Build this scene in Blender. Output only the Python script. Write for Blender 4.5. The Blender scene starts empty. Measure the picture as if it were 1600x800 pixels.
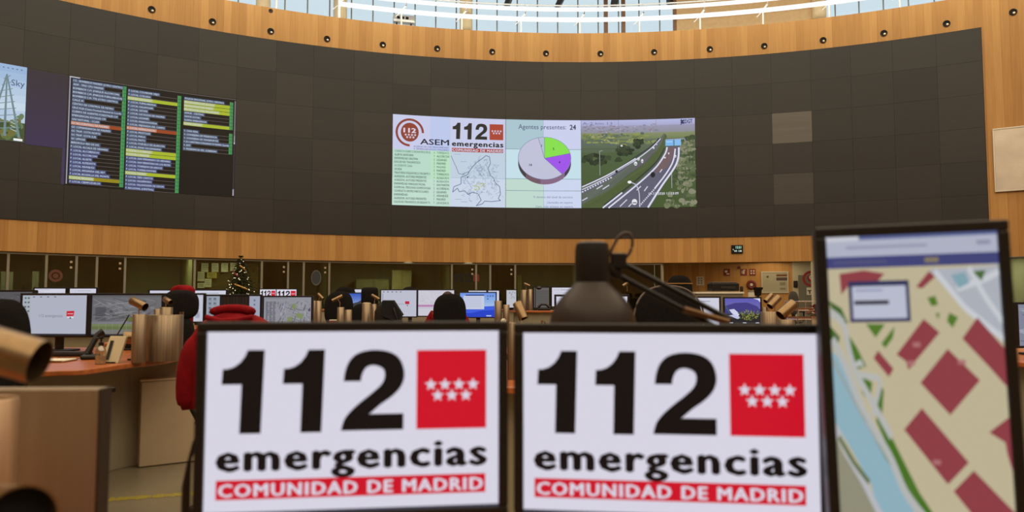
import bpy, bmesh, math, random
from mathutils import Vector, Matrix
random.seed(7)
PI = math.pi
scene = bpy.context.scene
COL = scene.collection

# ------------------------------------------------------------------ camera, world, light
EYE = 1.10
FPX = 1150.0
PITCH = math.atan(72 / FPX)
cam_data = bpy.data.cameras.new('camera')
cam = bpy.data.objects.new('camera', cam_data)
COL.objects.link(cam)
cam.location = (0, 0, EYE)
cam.rotation_euler = (PI / 2 + PITCH, 0, 0)
cam_data.sensor_fit = 'HORIZONTAL'
cam_data.sensor_width = 36
cam_data.lens = FPX / 1600 * 36
cam_data.clip_start = 0.05
cam_data.dof.use_dof = True
cam_data.dof.focus_distance = 13.0
cam_data.dof.aperture_fstop = 2.9
scene.camera = cam

scene.view_settings.view_transform = 'Standard'
scene.view_settings.look = 'None'
scene.view_settings.exposure = 0.0
scene.view_settings.gamma = 1.0
scene.view_settings.use_curve_mapping = False

world = bpy.data.worlds.new('overcast_sky')
scene.world = world
world.use_nodes = True
bg = world.node_tree.nodes['Background']
bg.inputs[0].default_value = (0.90, 0.95, 0.97, 1)
bg.inputs[1].default_value = 1.05

CX, CY, RAD = 2.29, 1.67, 23.39          # centre and radius of the round hall


def area_light(name, loc, size, power, col, shape='DISK', rot=(0, 0, 0), size_y=None):
    d = bpy.data.lights.new(name, 'AREA')
    d.shape = shape
    d.size = size
    if size_y:
        d.size_y = size_y
    d.energy = power
    d.color = col
    o = bpy.data.objects.new(name, d)
    o.location = loc
    o.rotation_euler = rot
    COL.objects.link(o)
    return o


area_light('ceiling_light', (CX, CY, 12.75), 36, 6250, (1.0, 0.84, 0.60))
# unseen area lights added in a ring under the roof to brighten the wood band
for k in range(-7, 8):
    a = k * 0.155
    o = area_light('added_band_light', (CX + 21.2 * math.sin(a), CY + 21.2 * math.cos(a), 12.5), 3.2, 46, (1.0, 1.0, 0.88), 'RECTANGLE', (math.radians(48), 0, -a), 0.5)
    o.data.spread = math.radians(130)


# ------------------------------------------------------------------ helpers: colour and materials
def lin(c):
    r = []
    for v in c[:3]:
        v = v / 255.0
        r.append(v / 12.92 if v <= 0.04045 else ((v + 0.055) / 1.055) ** 2.4)
    return (r[0], r[1], r[2], 1.0)


_m = {}


def new_mat(name):
    m = bpy.data.materials.new(name)
    m.use_nodes = True
    nt = m.node_tree
    return m, nt, nt.nodes['Principled BSDF']


def mat(name, col, rough=0.5, metal=0.0, spec=0.5, var=0.0, scale=(8, 8, 8), bump=0.0, space='Object'):
    """plain procedural material: base colour broken up by a noise of the given stretch"""
    if name in _m:
        return _m[name]
    m, nt, b = new_mat(name)
    b.inputs['Roughness'].default_value = rough
    b.inputs['Metallic'].default_value = metal
    b.inputs['Specular IOR Level'].default_value = spec
    c = lin(col)
    b.inputs['Base Color'].default_value = c
    if var > 0 or bump > 0:
        tc = nt.nodes.new('ShaderNodeTexCoord')
        mp = nt.nodes.new('ShaderNodeMapping')
        mp.inputs['Scale'].default_value = scale
        nz = nt.nodes.new('ShaderNodeTexNoise')
        nz.inputs['Scale'].default_value = 1.0
        nz.inputs['Detail'].default_value = 4
        nt.links.new(tc.outputs[space], mp.inputs[0])
        nt.links.new(mp.outputs[0], nz.inputs['Vector'])
        if var > 0:
            rp = nt.nodes.new('ShaderNodeValToRGB')
            rp.color_ramp.elements[0].position = 0.3
            rp.color_ramp.elements[1].position = 0.7
            rp.color_ramp.elements[0].color = tuple(x * (1 - var) for x in c[:3]) + (1,)
            rp.color_ramp.elements[1].color = tuple(min(1, x * (1 + var)) for x in c[:3]) + (1,)
            nt.links.new(nz.outputs[0], rp.inputs[0])
            nt.links.new(rp.outputs[0], b.inputs['Base Color'])
        if bump > 0:
            bp = nt.nodes.new('ShaderNodeBump')
            bp.inputs['Strength'].default_value = bump
            bp.inputs['Distance'].default_value = 0.01
            nt.links.new(nz.outputs[0], bp.inputs['Height'])
            nt.links.new(bp.outputs[0], b.inputs['Normal'])
    _m[name] = m
    return m


def glow(col, k=1.0):
    key = ('glow', tuple(int(v) for v in col), k)
    if key in _m:
        return _m[key]
    m, nt, b = new_mat('screen_light')
    b.inputs['Base Color'].default_value = (0.004, 0.004, 0.004, 1)
    b.inputs['Roughness'].default_value = 0.45
    b.inputs['Specular IOR Level'].default_value = 0.2
    b.inputs['Emission Color'].default_value = lin(col)
    b.inputs['Emission Strength'].default_value = k
    _m[key] = m
    return m


def wood_veneer(name, c0, c1, strip=0.22, rough=0.42):
    """vertical veneer; UV is metres along the wall and up it"""
    m, nt, b = new_mat(name)
    N = nt.nodes
    L = nt.links
    b.inputs['Roughness'].default_value = rough
    b.inputs['Specular IOR Level'].default_value = 0.3
    uv = N.new('ShaderNodeTexCoord')
    mp = N.new('ShaderNodeMapping')
    mp.inputs['Scale'].default_value = (22, 0.9, 1)
    nz = N.new('ShaderNodeTexNoise')
    nz.inputs['Scale'].default_value = 1
    nz.inputs['Detail'].default_value = 5
    L.new(uv.outputs['UV'], mp.inputs[0])
    L.new(mp.outputs[0], nz.inputs['Vector'])
    sx = N.new('ShaderNodeSeparateXYZ')
    L.new(uv.outputs['UV'], sx.inputs[0])
    dv = N.new('ShaderNodeMath')
    dv.operation = 'DIVIDE'
    dv.inputs[1].default_value = strip
    L.new(sx.outputs[0], dv.inputs[0])
    fl = N.new('ShaderNodeMath')
    fl.operation = 'FLOOR'
    L.new(dv.outputs[0], fl.inputs[0])
    wn = N.new('ShaderNodeTexWhiteNoise')
    wn.noise_dimensions = '1D'
    L.new(fl.outputs[0], wn.inputs['W'])
    fr = N.new('ShaderNodeMath')
    fr.operation = 'FRACT'
    L.new(dv.outputs[0], fr.inputs[0])
    ed = N.new('ShaderNodeMath')
    ed.operation = 'LESS_THAN'
    ed.inputs[1].default_value = 0.06
    L.new(fr.outputs[0], ed.inputs[0])
    ad = N.new('ShaderNodeMath')
    ad.operation = 'MULTIPLY_ADD'
    ad.inputs[1].default_value = 0.45
    L.new(wn.outputs['Value'], ad.inputs[0])
    sc = N.new('ShaderNodeMath')
    sc.operation = 'MULTIPLY'
    sc.inputs[1].default_value = 0.6
    L.new(nz.outputs[0], sc.inputs[0])
    L.new(sc.outputs[0], ad.inputs[2])
    sb = N.new('ShaderNodeMath')
    sb.operation = 'MULTIPLY_ADD'
    sb.inputs[1].default_value = -0.22
    L.new(ed.outputs[0], sb.inputs[0])
    L.new(ad.outputs[0], sb.inputs[2])
    rp = N.new('ShaderNodeValToRGB')
    rp.color_ramp.elements[0].position = 0.1
    rp.color_ramp.elements[1].position = 0.8
    rp.color_ramp.elements[0].color = lin(c0)
    rp.color_ramp.elements[1].color = lin(c1)
    L.new(sb.outputs[0], rp.inputs[0])
    L.new(rp.outputs[0], b.inputs['Base Color'])
    return m


def glass_mat(name, tint, refl=0.12):
    m = bpy.data.materials.new(name)
    m.use_nodes = True
    nt = m.node_tree
    nt.nodes.clear()
    out = nt.nodes.new('ShaderNodeOutputMaterial')
    tr = nt.nodes.new('ShaderNodeBsdfTransparent')
    tr.inputs[0].default_value = lin(tint)
    gl = nt.nodes.new('ShaderNodeBsdfGlossy')
    gl.inputs['Roughness'].default_value = 0.03
    gl.inputs[0].default_value = (0.8, 0.85, 0.8, 1)
    mx = nt.nodes.new('ShaderNodeMixShader')
    mx.inputs[0].default_value = refl
    nt.links.new(tr.outputs[0], mx.inputs[1])
    nt.links.new(gl.outputs[0], mx.inputs[2])
    nt.links.new(mx.outputs[0], out.inputs[0])
    return m


WOOD = wood_veneer('wood_veneer', (170, 119, 60), (205, 154, 89))
WOOD_DESK = mat('desk_wood', (168, 92, 44), 0.3, 0, 0.5, 0.22, (3, 30, 30))
STEEL = mat('champagne_steel', (142, 124, 102), 0.36, 0.85, 0.5, 0.3, (90, 90, 1.2))
STEEL_NEAR = mat('brushed_steel', (140, 124, 102), 0.45, 0.5, 0.5, 0.10, (24, 24, 1.0))
BRASS = mat('brass_tube', (134, 110, 80), 0.3, 0.9, 0.5, 0.1, (40, 40, 40))
BLACK = mat('black_plastic', (20, 18, 17), 0.42, 0, 0.35, 0.15, (30, 30, 30))
BLACK_IN = mat('black_inside', (8, 7, 7), 0.8)
FABRIC = mat('black_fabric', (24, 22, 22), 0.9, 0, 0.15, 0.25, (60, 60, 60), 0.2)
GREYFAB = mat('grey_fabric', (70, 66, 62), 0.9, 0, 0.15, 0.2, (60, 60, 60), 0.2)
RED = mat('red_cloth', (120, 8, 18), 0.85, 0, 0.15, 0.25, (14, 14, 14), 0.5)
CHROME = mat('chrome', (200, 196, 190), 0.15, 1.0)
LAMINATE = mat('beige_laminate', (150, 140, 116), 0.55, 0, 0.3, 0.06, (4, 4, 4))
BEIGE = mat('beige_panel', (184, 164, 136), 0.5, 0.0, 0.4, 0.05, (6, 6, 6))
WHITE = mat('white_paint', (232, 230, 222), 0.5, 0, 0.4, 0.04)
PAPER = mat('paper', (215, 208, 190), 0.8, 0, 0.1, 0.05)
ALU = mat('aluminium_frame', (150, 146, 130), 0.4, 0.6, 0.5, 0.05)
GREEN = mat('fir_green', (44, 48, 26), 0.8, 0, 0.2, 0.4, (20, 20, 20))
DARK = mat('dark_steel', (52, 46, 42), 0.5, 0.4, 0.4, 0.1)


# ------------------------------------------------------------------ helpers: objects
def link(name, data):
    o = bpy.data.objects.new(name, data)
    COL.objects.link(o)
    return o


def tag(o, label=None, cat=None, group=None, kind=None):
    if label:
        o['label'] = label
    if cat:
        o['category'] = cat
    if group:
        o['group'] = group
    if kind:
        o['kind'] = kind
    return o


def thing(name, label, cat, loc=(0, 0, 0), rz=0.0, group=None):
    o = link(name, None)
    o.empty_display_size = 0.05
    o.location = loc
    o.rotation_euler = (0, 0, rz)
    return tag(o, label, cat, group)


class MB:
    """collects shapes, builds ONE mesh object"""

    def __init__(s):
        s.v, s.f, s.m, s.uv = [], [], [], {}

    def add(s, vs, fs, mi=0):
        o = len(s.v)
        s.v += [tuple(p) for p in vs]
        for f in fs:
            s.f.append(tuple(i + o for i in f))
            s.m.append(mi)
        return s

    def box(s, c, d, rz=0.0, mi=0, M=None):
        x, y, z = d[0] / 2, d[1] / 2, d[2] / 2
        vs = [Vector((i * x, j * y, k * z)) for i in (-1, 1) for j in (-1, 1) for k in (-1, 1)]
        R = M or Matrix.Rotation(rz, 3, 'Z')
        vs = [R @ v + Vector(c) for v in vs]
        return s.add(vs, [(0, 1, 3, 2), (4, 6, 7, 5), (0, 4, 5, 1), (2, 3, 7, 6), (0, 2, 6, 4), (1, 5, 7, 3)], mi)

    def frame(s, c, w, h, t, d, mi=0):
        """rectangular ring in XZ, member width t, depth d in Y"""
        x, y, z = c
        s.box((x, y, z + h / 2 - t / 2), (w, d, t), mi=mi)
        s.box((x, y, z - h / 2 + t / 2), (w, d, t), mi=mi)
        s.box((x - w / 2 + t / 2, y, z), (t, d, h - 2 * t), mi=mi)
        s.box((x + w / 2 - t / 2, y, z), (t, d, h - 2 * t), mi=mi)
        return s

    def tube(s, pts, r, n=10, mi=0, caps=True):
        pts = [Vector(p) for p in pts]
        rs = r if isinstance(r, (list, tuple)) else [r] * len(pts)
        vs, fs = [], []
        up = Vector((0, 0, 1))
        for i, p in enumerate(pts):
            t = (pts[min(i + 1, len(pts) - 1)] - pts[max(i - 1, 0)]).normalized()
            a = t.cross(up if abs(t.z) < 0.95 else Vector((1, 0, 0))).normalized()
            b = t.cross(a)
            for k in range(n):
                q = 2 * PI * k / n
                vs.append(p + (a * math.cos(q) + b * math.sin(q)) * rs[i])
        for i in range(len(pts) - 1):
            for k in range(n):
                fs.append((i * n + k, i * n + (k + 1) % n, (i + 1) * n + (k + 1) % n, (i + 1) * n + k))
        if caps:
            fs.append(tuple(range(n - 1, -1, -1)))
            fs.append(tuple((len(pts) - 1) * n + k for k in range(n)))
        return s.add(vs, fs, mi)

    def lathe(s, prof, c=(0, 0, 0), n=24, mi=0, M=None):
        """prof: (r, z) pairs, spun about z through c (M turns it first)"""
        vs, fs = [], []
        R = M or Matrix.Identity(3)
        for r, z in prof:
            for k in range(n):
                q = 2 * PI * k / n
                vs.append(R @ Vector((r * math.cos(q), r * math.sin(q), z)) + Vector(c))
        for i in range(len(prof) - 1):
            for k in range(n):
                fs.append((i * n + k, i * n + (k + 1) % n, (i + 1) * n + (k + 1) % n, (i + 1) * n + k))
        return s.add(vs, fs, mi)

    def prism(s, poly, z0, z1, mi=0):
        n = len(poly)
        vs = [(x, y, z0) for x, y in poly] + [(x, y, z1) for x, y in poly]
        fs = [tuple(range(n - 1, -1, -1)), tuple(range(n, 2 * n))]
        for i in range(n):
            j = (i + 1) % n
            fs.append((i, j, n + j, n + i))
        return s.add(vs, fs, mi)

    def build(s, name, mats, parent=None, smooth=False, bevel=0.0, seg=2):
        me = bpy.data.meshes.new(name)
        me.from_pydata(s.v, [], s.f)
        if not isinstance(mats, (list, tuple)):
            mats = [mats]
        for m in mats:
            me.materials.append(m)
        me.polygons.foreach_set('material_index', s.m)
        bm = bmesh.new()
        bm.from_mesh(me)
        bmesh.ops.recalc_face_normals(bm, faces=bm.faces)
        bm.to_mesh(me)
        bm.free()
        if smooth:
            me.polygons.foreach_set('use_smooth', [True] * len(me.polygons))
        me.update()
        o = link(name, me)
        if parent:
            o.parent = parent
        if bevel:
            b = o.modifiers.new('bevel', 'BEVEL')
            b.width = bevel
            b.segments = seg
            b.limit_method = 'ANGLE'
        if smooth and not bevel:
            e = o.modifiers.new('split', 'EDGE_SPLIT')
            e.split_angle = math.radians(50)
        return o


def ray(u, v):
    c, s = math.cos(PITCH), math.sin(PITCH)
    x = (u - 800) / FPX
    y = (400 - v) / FPX
    return Vector((x, c - y * s, y * c + s))


def at(u, v, Y):
    d = ray(u, v)
    return d * (Y / d.y) + Vector((0, 0, EYE))


def gz(u, v, z):
    d = ray(u, v)
    return d * ((z - EYE) / d.z) + Vector((0, 0, EYE))


def wall_sz(u, v, R=RAD):
    """where the sight line meets the round wall of radius R: metres along RAD's arc, height"""
    d = ray(u, v)
    a = d.x ** 2 + d.y ** 2
    b = -2 * (d.x * CX + d.y * CY)
    c = CX * CX + CY * CY - R * R
    t = (-b + math.sqrt(b * b - 4 * a * c)) / (2 * a)
    p = d * t
    return math.atan2(p.x - CX, p.y - CY) * RAD, p.z + EYE


def wp(s, z, R=RAD):
    a = s / RAD
    return Vector((CX + R * math.sin(a), CY + R * math.cos(a), z))


def arc_block(name, s0, s1, z0, z1, R0, R1, m, parent=None, step=0.5):
    """curved block between radii R0 (room side) and R1, UV in metres"""
    n = max(1, int(math.ceil(abs(s1 - s0) / step)))
    vs, fs, uv = [], [], []
    for i in range(n + 1):
        s = s0 + (s1 - s0) * i / n
        vs += [wp(s, z0, R0), wp(s, z1, R0), wp(s, z1, R1), wp(s, z0, R1)]
    S = lambda i: s0 + (s1 - s0) * i / n
    for i in range(n):
        a, b = 4 * i, 4 * (i + 1)
        fs.append((a, b, b + 1, a + 1)); uv.append(((S(i), z0), (S(i + 1), z0), (S(i + 1), z1), (S(i), z1)))
        fs.append((a + 1, b + 1, b + 2, a + 2)); uv.append(((S(i), z1), (S(i + 1), z1), (S(i + 1), z1 + .1), (S(i), z1 + .1)))
        fs.append((a + 2, b + 2, b + 3, a + 3)); uv.append(((S(i), z1), (S(i + 1), z1), (S(i + 1), z0), (S(i), z0)))
        fs.append((a + 3, b + 3, b, a)); uv.append(((S(i), z0), (S(i + 1), z0), (S(i + 1), z0 - .1), (S(i), z0 - .1)))
    fs.append((0, 1, 2, 3)); uv.append(((s0, z0), (s0, z1), (s0 - .1, z1), (s0 - .1, z0)))
    e = 4 * n
    fs.append((e + 3, e + 2, e + 1, e)); uv.append(((s1, z0), (s1, z1), (s1 + .1, z1), (s1 + .1, z0)))
    me = bpy.data.meshes.new(name)
    me.from_pydata([tuple(v) for v in vs], [], fs)
    lay = me.uv_layers.new(name='UVMap')
    k = 0
    for f in uv:
        for c in f:
            lay.data[k].uv = c
            k += 1
    me.materials.append(m)
    me.update()
    o = link(name, me)
    if parent:
        o.parent = parent
    return o


def struct(o):
    o['kind'] = 'structure'
    return o


# ------------------------------------------------------------------ helpers: pictures on screens
_txt = {}


def text_mesh(body, bold=0.0, space=1.0):
    key = (body, bold, space)
    if key in _txt:
        return _txt[key]
    cu = bpy.data.curves.new('lettering', 'FONT')
    cu.body = body
    cu.size = 1.0
    cu.resolution_u = 2
    cu.offset = bold
    cu.space_character = space
    ob = bpy.data.objects.new('lettering', cu)
    me = bpy.data.meshes.new_from_object(ob)
    vs = [(v.co.x, v.co.y) for v in me.vertices]
    fs = [tuple(p.vertices) for p in me.polygons]
    bpy.data.objects.remove(ob)
    bpy.data.curves.remove(cu)
    bpy.data.meshes.remove(me)
    x0 = min(v[0] for v in vs) if vs else 0
    x1 = max(v[0] for v in vs) if vs else 1
    vs = [(x - x0, y) for x, y in vs]
    _txt[key] = (vs, fs, max(1e-6, x1 - x0))
    return _txt[key]


CAP = 0.729                                # cap height of the built-in face at size 1


def smooth_path(pts, n=6, closed=False):
    P = [Vector((p[0], p[1])) for p in pts]
    out = []
    L = len(P)
    for i in range(L if closed else L - 1):
        p0 = P[(i - 1) % L] if (closed or i > 0) else P[0]
        p1, p2 = P[i], P[(i + 1) % L]
        p3 = P[(i + 2) % L] if (closed or i + 2 < L) else P[-1]
        for k in range(n):
            t = k / n
            q = 0.5 * ((2 * p1) + (p2 - p0) * t + (2 * p0 - 5 * p1 + 4 * p2 - p3) * t * t + (3 * p1 - p0 - 3 * p2 + p3) * t ** 3)
            out.append((q.x, q.y))
    if not closed:
        out.append(tuple(P[-1]))
    return out


class Canvas:
    """2-D picture: x to the right, y DOWN, in whatever unit mapf understands"""

    def __init__(s, step=None):
        s.v, s.f, s.c = [], [], []
        s.step = step

    def poly(s, pts, col, lay=1):
        o = len(s.v)
        s.v += [(p[0], p[1], lay) for p in pts]
        s.f.append(tuple(range(o, o + len(pts))))
        s.c.append(tuple(col))

    def rect(s, x0, y0, x1, y1, col, lay=1):
        n = max(1, int(math.ceil((x1 - x0) / s.step))) if s.step else 1
        for i in range(n):
            a = x0 + (x1 - x0) * i / n
            b = x0 + (x1 - x0) * (i + 1) / n
            s.poly([(a, y0), (b, y0), (b, y1), (a, y1)], col, lay)

    def disc(s, x, y, rx, ry, col, lay=1, n=24, a0=0, a1=360):
        P = [(x + rx * math.sin(math.radians(a0 + (a1 - a0) * i / n)), y - ry * math.cos(math.radians(a0 + (a1 - a0) * i / n))) for i in range(n + 1)]
        for i in range(n):
            s.poly([(x, y), P[i], P[i + 1]], col, lay)

    def ring(s, x, y, r0, r1, col, lay=1, a0=0, a1=360, n=30, asp=1.0):
        for i in range(n):
            q = [math.radians(a0 + (a1 - a0) * (i + j) / n) for j in (0, 1)]
            s.poly([(x + r0 * math.sin(q[0]), y - r0 * asp * math.cos(q[0])), (x + r1 * math.sin(q[0]), y - r1 * asp * math.cos(q[0])),
                    (x + r1 * math.sin(q[1]), y - r1 * asp * math.cos(q[1])), (x + r0 * math.sin(q[1]), y - r0 * asp * math.cos(q[1]))], col, lay)

    def star(s, x, y, r, col, lay=1, asp=1.0):
        P = []
        for i in range(10):
            a = PI * i / 5
            rr = r if i % 2 == 0 else r * 0.42
            P.append((x + rr * math.sin(a), y - rr * asp * math.cos(a)))
        s.poly(P, col, lay)

    def line(s, pts, w, col, lay=1):
        w2 = w if isinstance(w, (list, tuple)) else [w] * len(pts)
        for i in range(len(pts) - 1):
            a, b = Vector(pts[i][:2]), Vector(pts[i + 1][:2])
            d = b - a
            if d.length < 1e-9:
                continue
            n = Vector((-d.y, d.x)).normalized()
            s.poly([a + n * w2[i] / 2, b + n * w2[i + 1] / 2, b - n * w2[i + 1] / 2, a - n * w2[i] / 2], col, lay)

    def text(s, body, x, y, h, col, lay=2, width=None, maxw=None, bold=0.0, right=False, asp=1.0, space=1.0):
        """baseline y, cap height h; width stretches to fit; asp = unit ratio x/y"""
        vs, fs, w = text_mesh(body, 0.0, space)
        k = h / CAP
        kx = k * asp
        if width:
            kx = width / w
        elif maxw and w * kx > maxw:
            kx = maxw / w
        if right:
            x = x - w * kx
        ex = bold * 1.5
        reps = [(0, 0)] if ex <= 0 else [(-ex, 0), (-ex / 2, 0), (0, 0), (ex / 2, 0), (ex, 0), (0, ex * .6), (0, -ex * .6)]
        for q, (dx, dy) in enumerate(reps):
            o = len(s.v)
            s.v += [(x + (a + dx) * kx, y - (b + dy) * k, lay + 0.04 * q) for a, b in vs]
            for f in fs:
                s.f.append(tuple(i + o for i in f))
                s.c.append(tuple(col))
        return w * kx

    def build(s, name, mapf, parent=None, k=1.0):
        cols = []
        idx = {}
        mi = []
        for c in s.c:
            if c not in idx:
                idx[c] = len(cols)
                cols.append(c)
            mi.append(idx[c])
        me = bpy.data.meshes.new(name)
        me.from_pydata([tuple(mapf(*v)) for v in s.v], [], s.f)
        for c in cols:
            me.materials.append(glow(c, k))
        me.polygons.foreach_set('material_index', mi)
        me.update()
        o = link(name, me)
        if parent:
            o.parent = parent
        return o


ONE = [(115, 275), (118, 214), (140, 212), (163, 204), (186, 187), (204, 163), (215, 137), (282, 137), (272, 472), (188, 472), (193, 275)]
TWO = (smooth_path([(600, 268), (606, 225), (624, 182), (660, 152), (722, 140), (790, 150), (832, 182), (849, 240), (836, 290), (800, 330), (752, 364), (712, 398)], 4)
       + [(705, 402), (846, 402), (846, 468), (592, 468)]
       + smooth_path([(594, 455), (606, 420), (634, 385), (676, 348), (724, 310), (758, 276), (768, 242), (758, 216), (722, 203), (692, 212), (676, 238), (670, 268)], 4))


def draw_logo(c, X, Y, W, H, lay=1, white=(214, 211, 226), black=(14, 10, 12), red=(203, 16, 40), bgd=True):
    """the 112 sign in the box X..X+W, Y..Y+H"""
    fx = lambda x: X + (x - 55) / 1190 * W
    fy = lambda y: Y + (y - 62) / 730 * H
    if bgd:
        c.rect(X, Y, X + W, Y + H, white, lay)
    for dx in (0, 241):
        c.poly([(fx(x + dx), fy(y)) for x, y in ONE], black, lay + 1)
    c.poly([(fx(x), fy(y)) for x, y in TWO], black, lay + 1)
    c.rect(fx(900), fy(143), fx(1192), fy(468), red, lay + 1)
    asp = (H / 730) / (W / 1190)
    for i in range(4):
        c.star(fx(959 + 59 * i), fy(286), 27 / 1190 * W, white, lay + 2, asp)
    for i in range(3):
        c.star(fx(988 + 59 * i), fy(331), 27 / 1190 * W, white, lay + 2, asp)
    c.text('emergencias', fx(107), fy(618), 112 / 730 * H, black, lay + 3, width=1081 / 1190 * W, bold=0.03, space=1.13)
    c.rect(fx(102), fy(655), fx(1189), fy(732), red, lay + 1)
    c.text('COMUNIDAD DE MADRID', fx(114), fy(720), 52 / 730 * H, white, lay + 2, width=1062 / 1190 * W, bold=0.026, space=1.16)


# ------------------------------------------------------------------ the setting
ZB, ZV0, ZV1, ZT = 2.43, 3.287, 9.407, 10.43     # lintel, video wall bottom and top, parapet top
floor_m = mat('stone_floor', (122, 112, 92), 0.35, 0, 0.4, 0.10, (2, 2, 2))
b = MB()
b.prism([(CX + 30 * math.cos(2 * PI * i / 96), CY + 30 * math.sin(2 * PI * i / 96)) for i in range(96)], -0.2, 0)
struct(b.build('floor', floor_m))
struct(arc_block('floor_platform', -30, 30, 0.0, 0.22, 10.8, RAD + 0.1, mat('platform_carpet', (96, 88, 76), 0.8, 0, 0.2, 0.1)))
b = MB()
b.prism([(CX + 26.1 * math.cos(2 * PI * i / 96), CY + 26.1 * math.sin(2 * PI * i / 96)) for i in range(96)], 13.2, 13.4)
struct(b.build('ceiling', mat('ceiling_plaster', (205, 190, 165), 0.8, 0, 0.2, 0.04)))
FULL = 36.74
struct(arc_block('wall_parapet', -FULL * 2, FULL * 2, ZV1, ZT, RAD, RAD + 0.25, WOOD))
struct(arc_block('wall_lintel', -22, 22, ZB, ZV0, RAD, RAD + 0.25, WOOD))
struct(arc_block('wall_right', 12.52, 22, ZV0, ZV1, RAD, RAD + 0.25, WOOD))
struct(arc_block('wall_left', -22, -20.2, ZV0, ZV1, RAD, RAD + 0.25, WOOD))
struct(arc_block('wall_rear', 22, FULL * 4 - 22, 0, ZV1, RAD, RAD + 0.25, WOOD, step=1.0))
struct(arc_block('wall_back', -20.2, 12.52, ZV0, ZV1, RAD + 0.09, RAD + 0.25, BLACK_IN))
struct(arc_block('trim_2', -20.2, 12.52, ZV0 - 0.02, ZV0 + 0.012, RAD - 0.03, RAD + 0.09, mat('dark_rail', (22, 20, 18), 0.5)))
struct(arc_block('trim_3', 12.50, 12.53, ZV0, ZV1, RAD - 0.03, RAD + 0.09, WOOD))
struct(arc_block('floor_gallery', -FULL * 2, FULL * 2, ZT - 0.6, ZT - 0.4, RAD + 0.25, RAD + 4, WHITE))

# veneer seams and the joint beside the right end of the video wall
# clerestory: panes, mullions, pillars, brown panelled bay
GALR = RAD + 2.4
win_glass = glass_mat('clear_glass', (236, 244, 248), 0.05)
struct(arc_block('window_1', -FULL * 2, FULL * 2, ZT - 0.4, 13.2, GALR, GALR + 0.02, win_glass))
mull = MB()
k = -18.0
while k < 18:
    p = wp(k, 11.6, GALR - 0.03)
    mull.box(p, (0.045, 0.06, 3.2), -k / RAD)
    k += 0.70
struct(mull.build('trim_4', mat('grey_mullion', (120, 124, 122), 0.5, 0.3)))
rail = MB()
for zz in (11.25, 12.3):
    rail.tube([wp(-18 + i * 0.75, zz, GALR - 0.03) for i in range(49)], 0.014, 6)
struct(rail.build('trim_5', mat('pale_transom', (190, 198, 200), 0.5, 0.3)))
tan = mat('tan_panel', (206, 172, 124), 0.6, 0, 0.3, 0.06)
struct(arc_block('wall_upper', 3.55, 7.9, ZT - 0.4, 13.2, GALR - 0.35, GALR - 0.1, tan))
b = MB()
for s in (1.15, 1.75, 3.5):
    b.box(wp(s, 11.6, GALR - 0.2), (0.14, 0.25, 3.2), -s / RAD)
struct(b.build('trim_6', mat('brown_frame', (128, 92, 64), 0.5, 0, 0.3, 0.08)))
col_m = mat('cream_plaster', (226, 204, 164), 0.7, 0, 0.2, 0.03)
for s, lab in ((-10.3, 'cream round pillar in clerestory left of where the white railing starts'),
               (-7.9, 'cream round pillar in clerestory behind left end of white railing'),
               (-3.7, 'cream round pillar in clerestory above the middle of the screen wall'),
               (8.1, 'round pillar in clerestory at right end of the tan wall panel')):
    m = MB()
    m.lathe([(0.24, ZT - 0.4), (0.24, 13.2)], (wp(s, 0, GALR - 0.45).x, wp(s, 0, GALR - 0.45).y, 0), 20)
    m.lathe([(0.0, ZT - 0.38), (0.30, ZT - 0.38), (0.30, ZT - 0.25), (0.24, ZT - 0.25)], (wp(s, 0, GALR - 0.45).x, wp(s, 0, GALR - 0.45).y, 0), 20)
    tag(m.build('pillar', col_m, smooth=True), lab, 'pillar', 'pillars along the clerestory')

# ------------------------------------------------------------------ round gallery railing of lit white tubes
tube_m = mat('white_lacquer', (250, 250, 248), 0.35, 0, 0.5)
lamp_white = glow((255, 252, 246), 1.15)
RR = RAD + 0.55
s_left = wall_sz(530, 14, RR)[0]
rt = thing('gallery_railing', 'long curved railing of bright white tubes along the clerestory', 'railing', wp(0, ZT - 0.4, RR))
off = rt.location


def arc_pts(s0, s1, z, R, n=60):
    return [wp(s0 + (s1 - s0) * i / n, z, R) - off for i in range(n + 1)]


z_low = wall_sz(900, 31, RR)[1]
z_up = wall_sz(900, 15, RR)[1]
z_top = wall_sz(900, 9, RR + 0.5)[1]
MB().tube(arc_pts(s_left, 17, z_low, RR), 0.078, 10).build('lower_tube', lamp_white, rt, True)
MB().tube(arc_pts(s_left + 0.7, 17, z_up, RR), 0.07, 10).build('upper_tube', lamp_white, rt, True)
MB().tube(arc_pts(s_left + 0.7, 17, z_top, RR + 0.5), 0.028, 8).build('handrail', tube_m, rt, True)
s = s_left
i = 0
while s < 16:
    m = MB()
    m.tube([wp(s, ZT - 0.35, RR) - off, wp(s, z_low, RR) - off], 0.03, 6)
    m.tube([wp(s, z_low, RR) - off, wp(s + 0.14, (z_low + z_up) / 2, RR) - off, wp(s + 0.18, z_up, RR) - off], 0.034, 6)
    m.tube([wp(s + 0.18, z_up, RR) - off, wp(s + 0.18, z_top, RR + 0.5) - off], 0.018, 6)
    m.tube([wp(s - 0.2, z_low - 0.22, RR) - off, wp(s, z_low - 0.02, RR) - off], 0.016, 6)
    m.build('strut', tube_m, rt, True)
    s += 2.05
m = MB()
m.tube([wp(s_left, ZT - 0.35, RR) - off, wp(s_left, z_low + 0.1, RR) - off, wp(s_left - 0.1, z_low + 1.2, RR) - off], 0.05, 8)
m.build('end_post', tube_m, rt, True)
t2 = thing('gallery_bracket', 'short white bent tube bracket in clerestory near its left end', 'bracket', wp(wall_sz(437, 15, RR)[0], ZT - 0.4, RR))
sx = wall_sz(437, 15, RR)[0]
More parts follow.
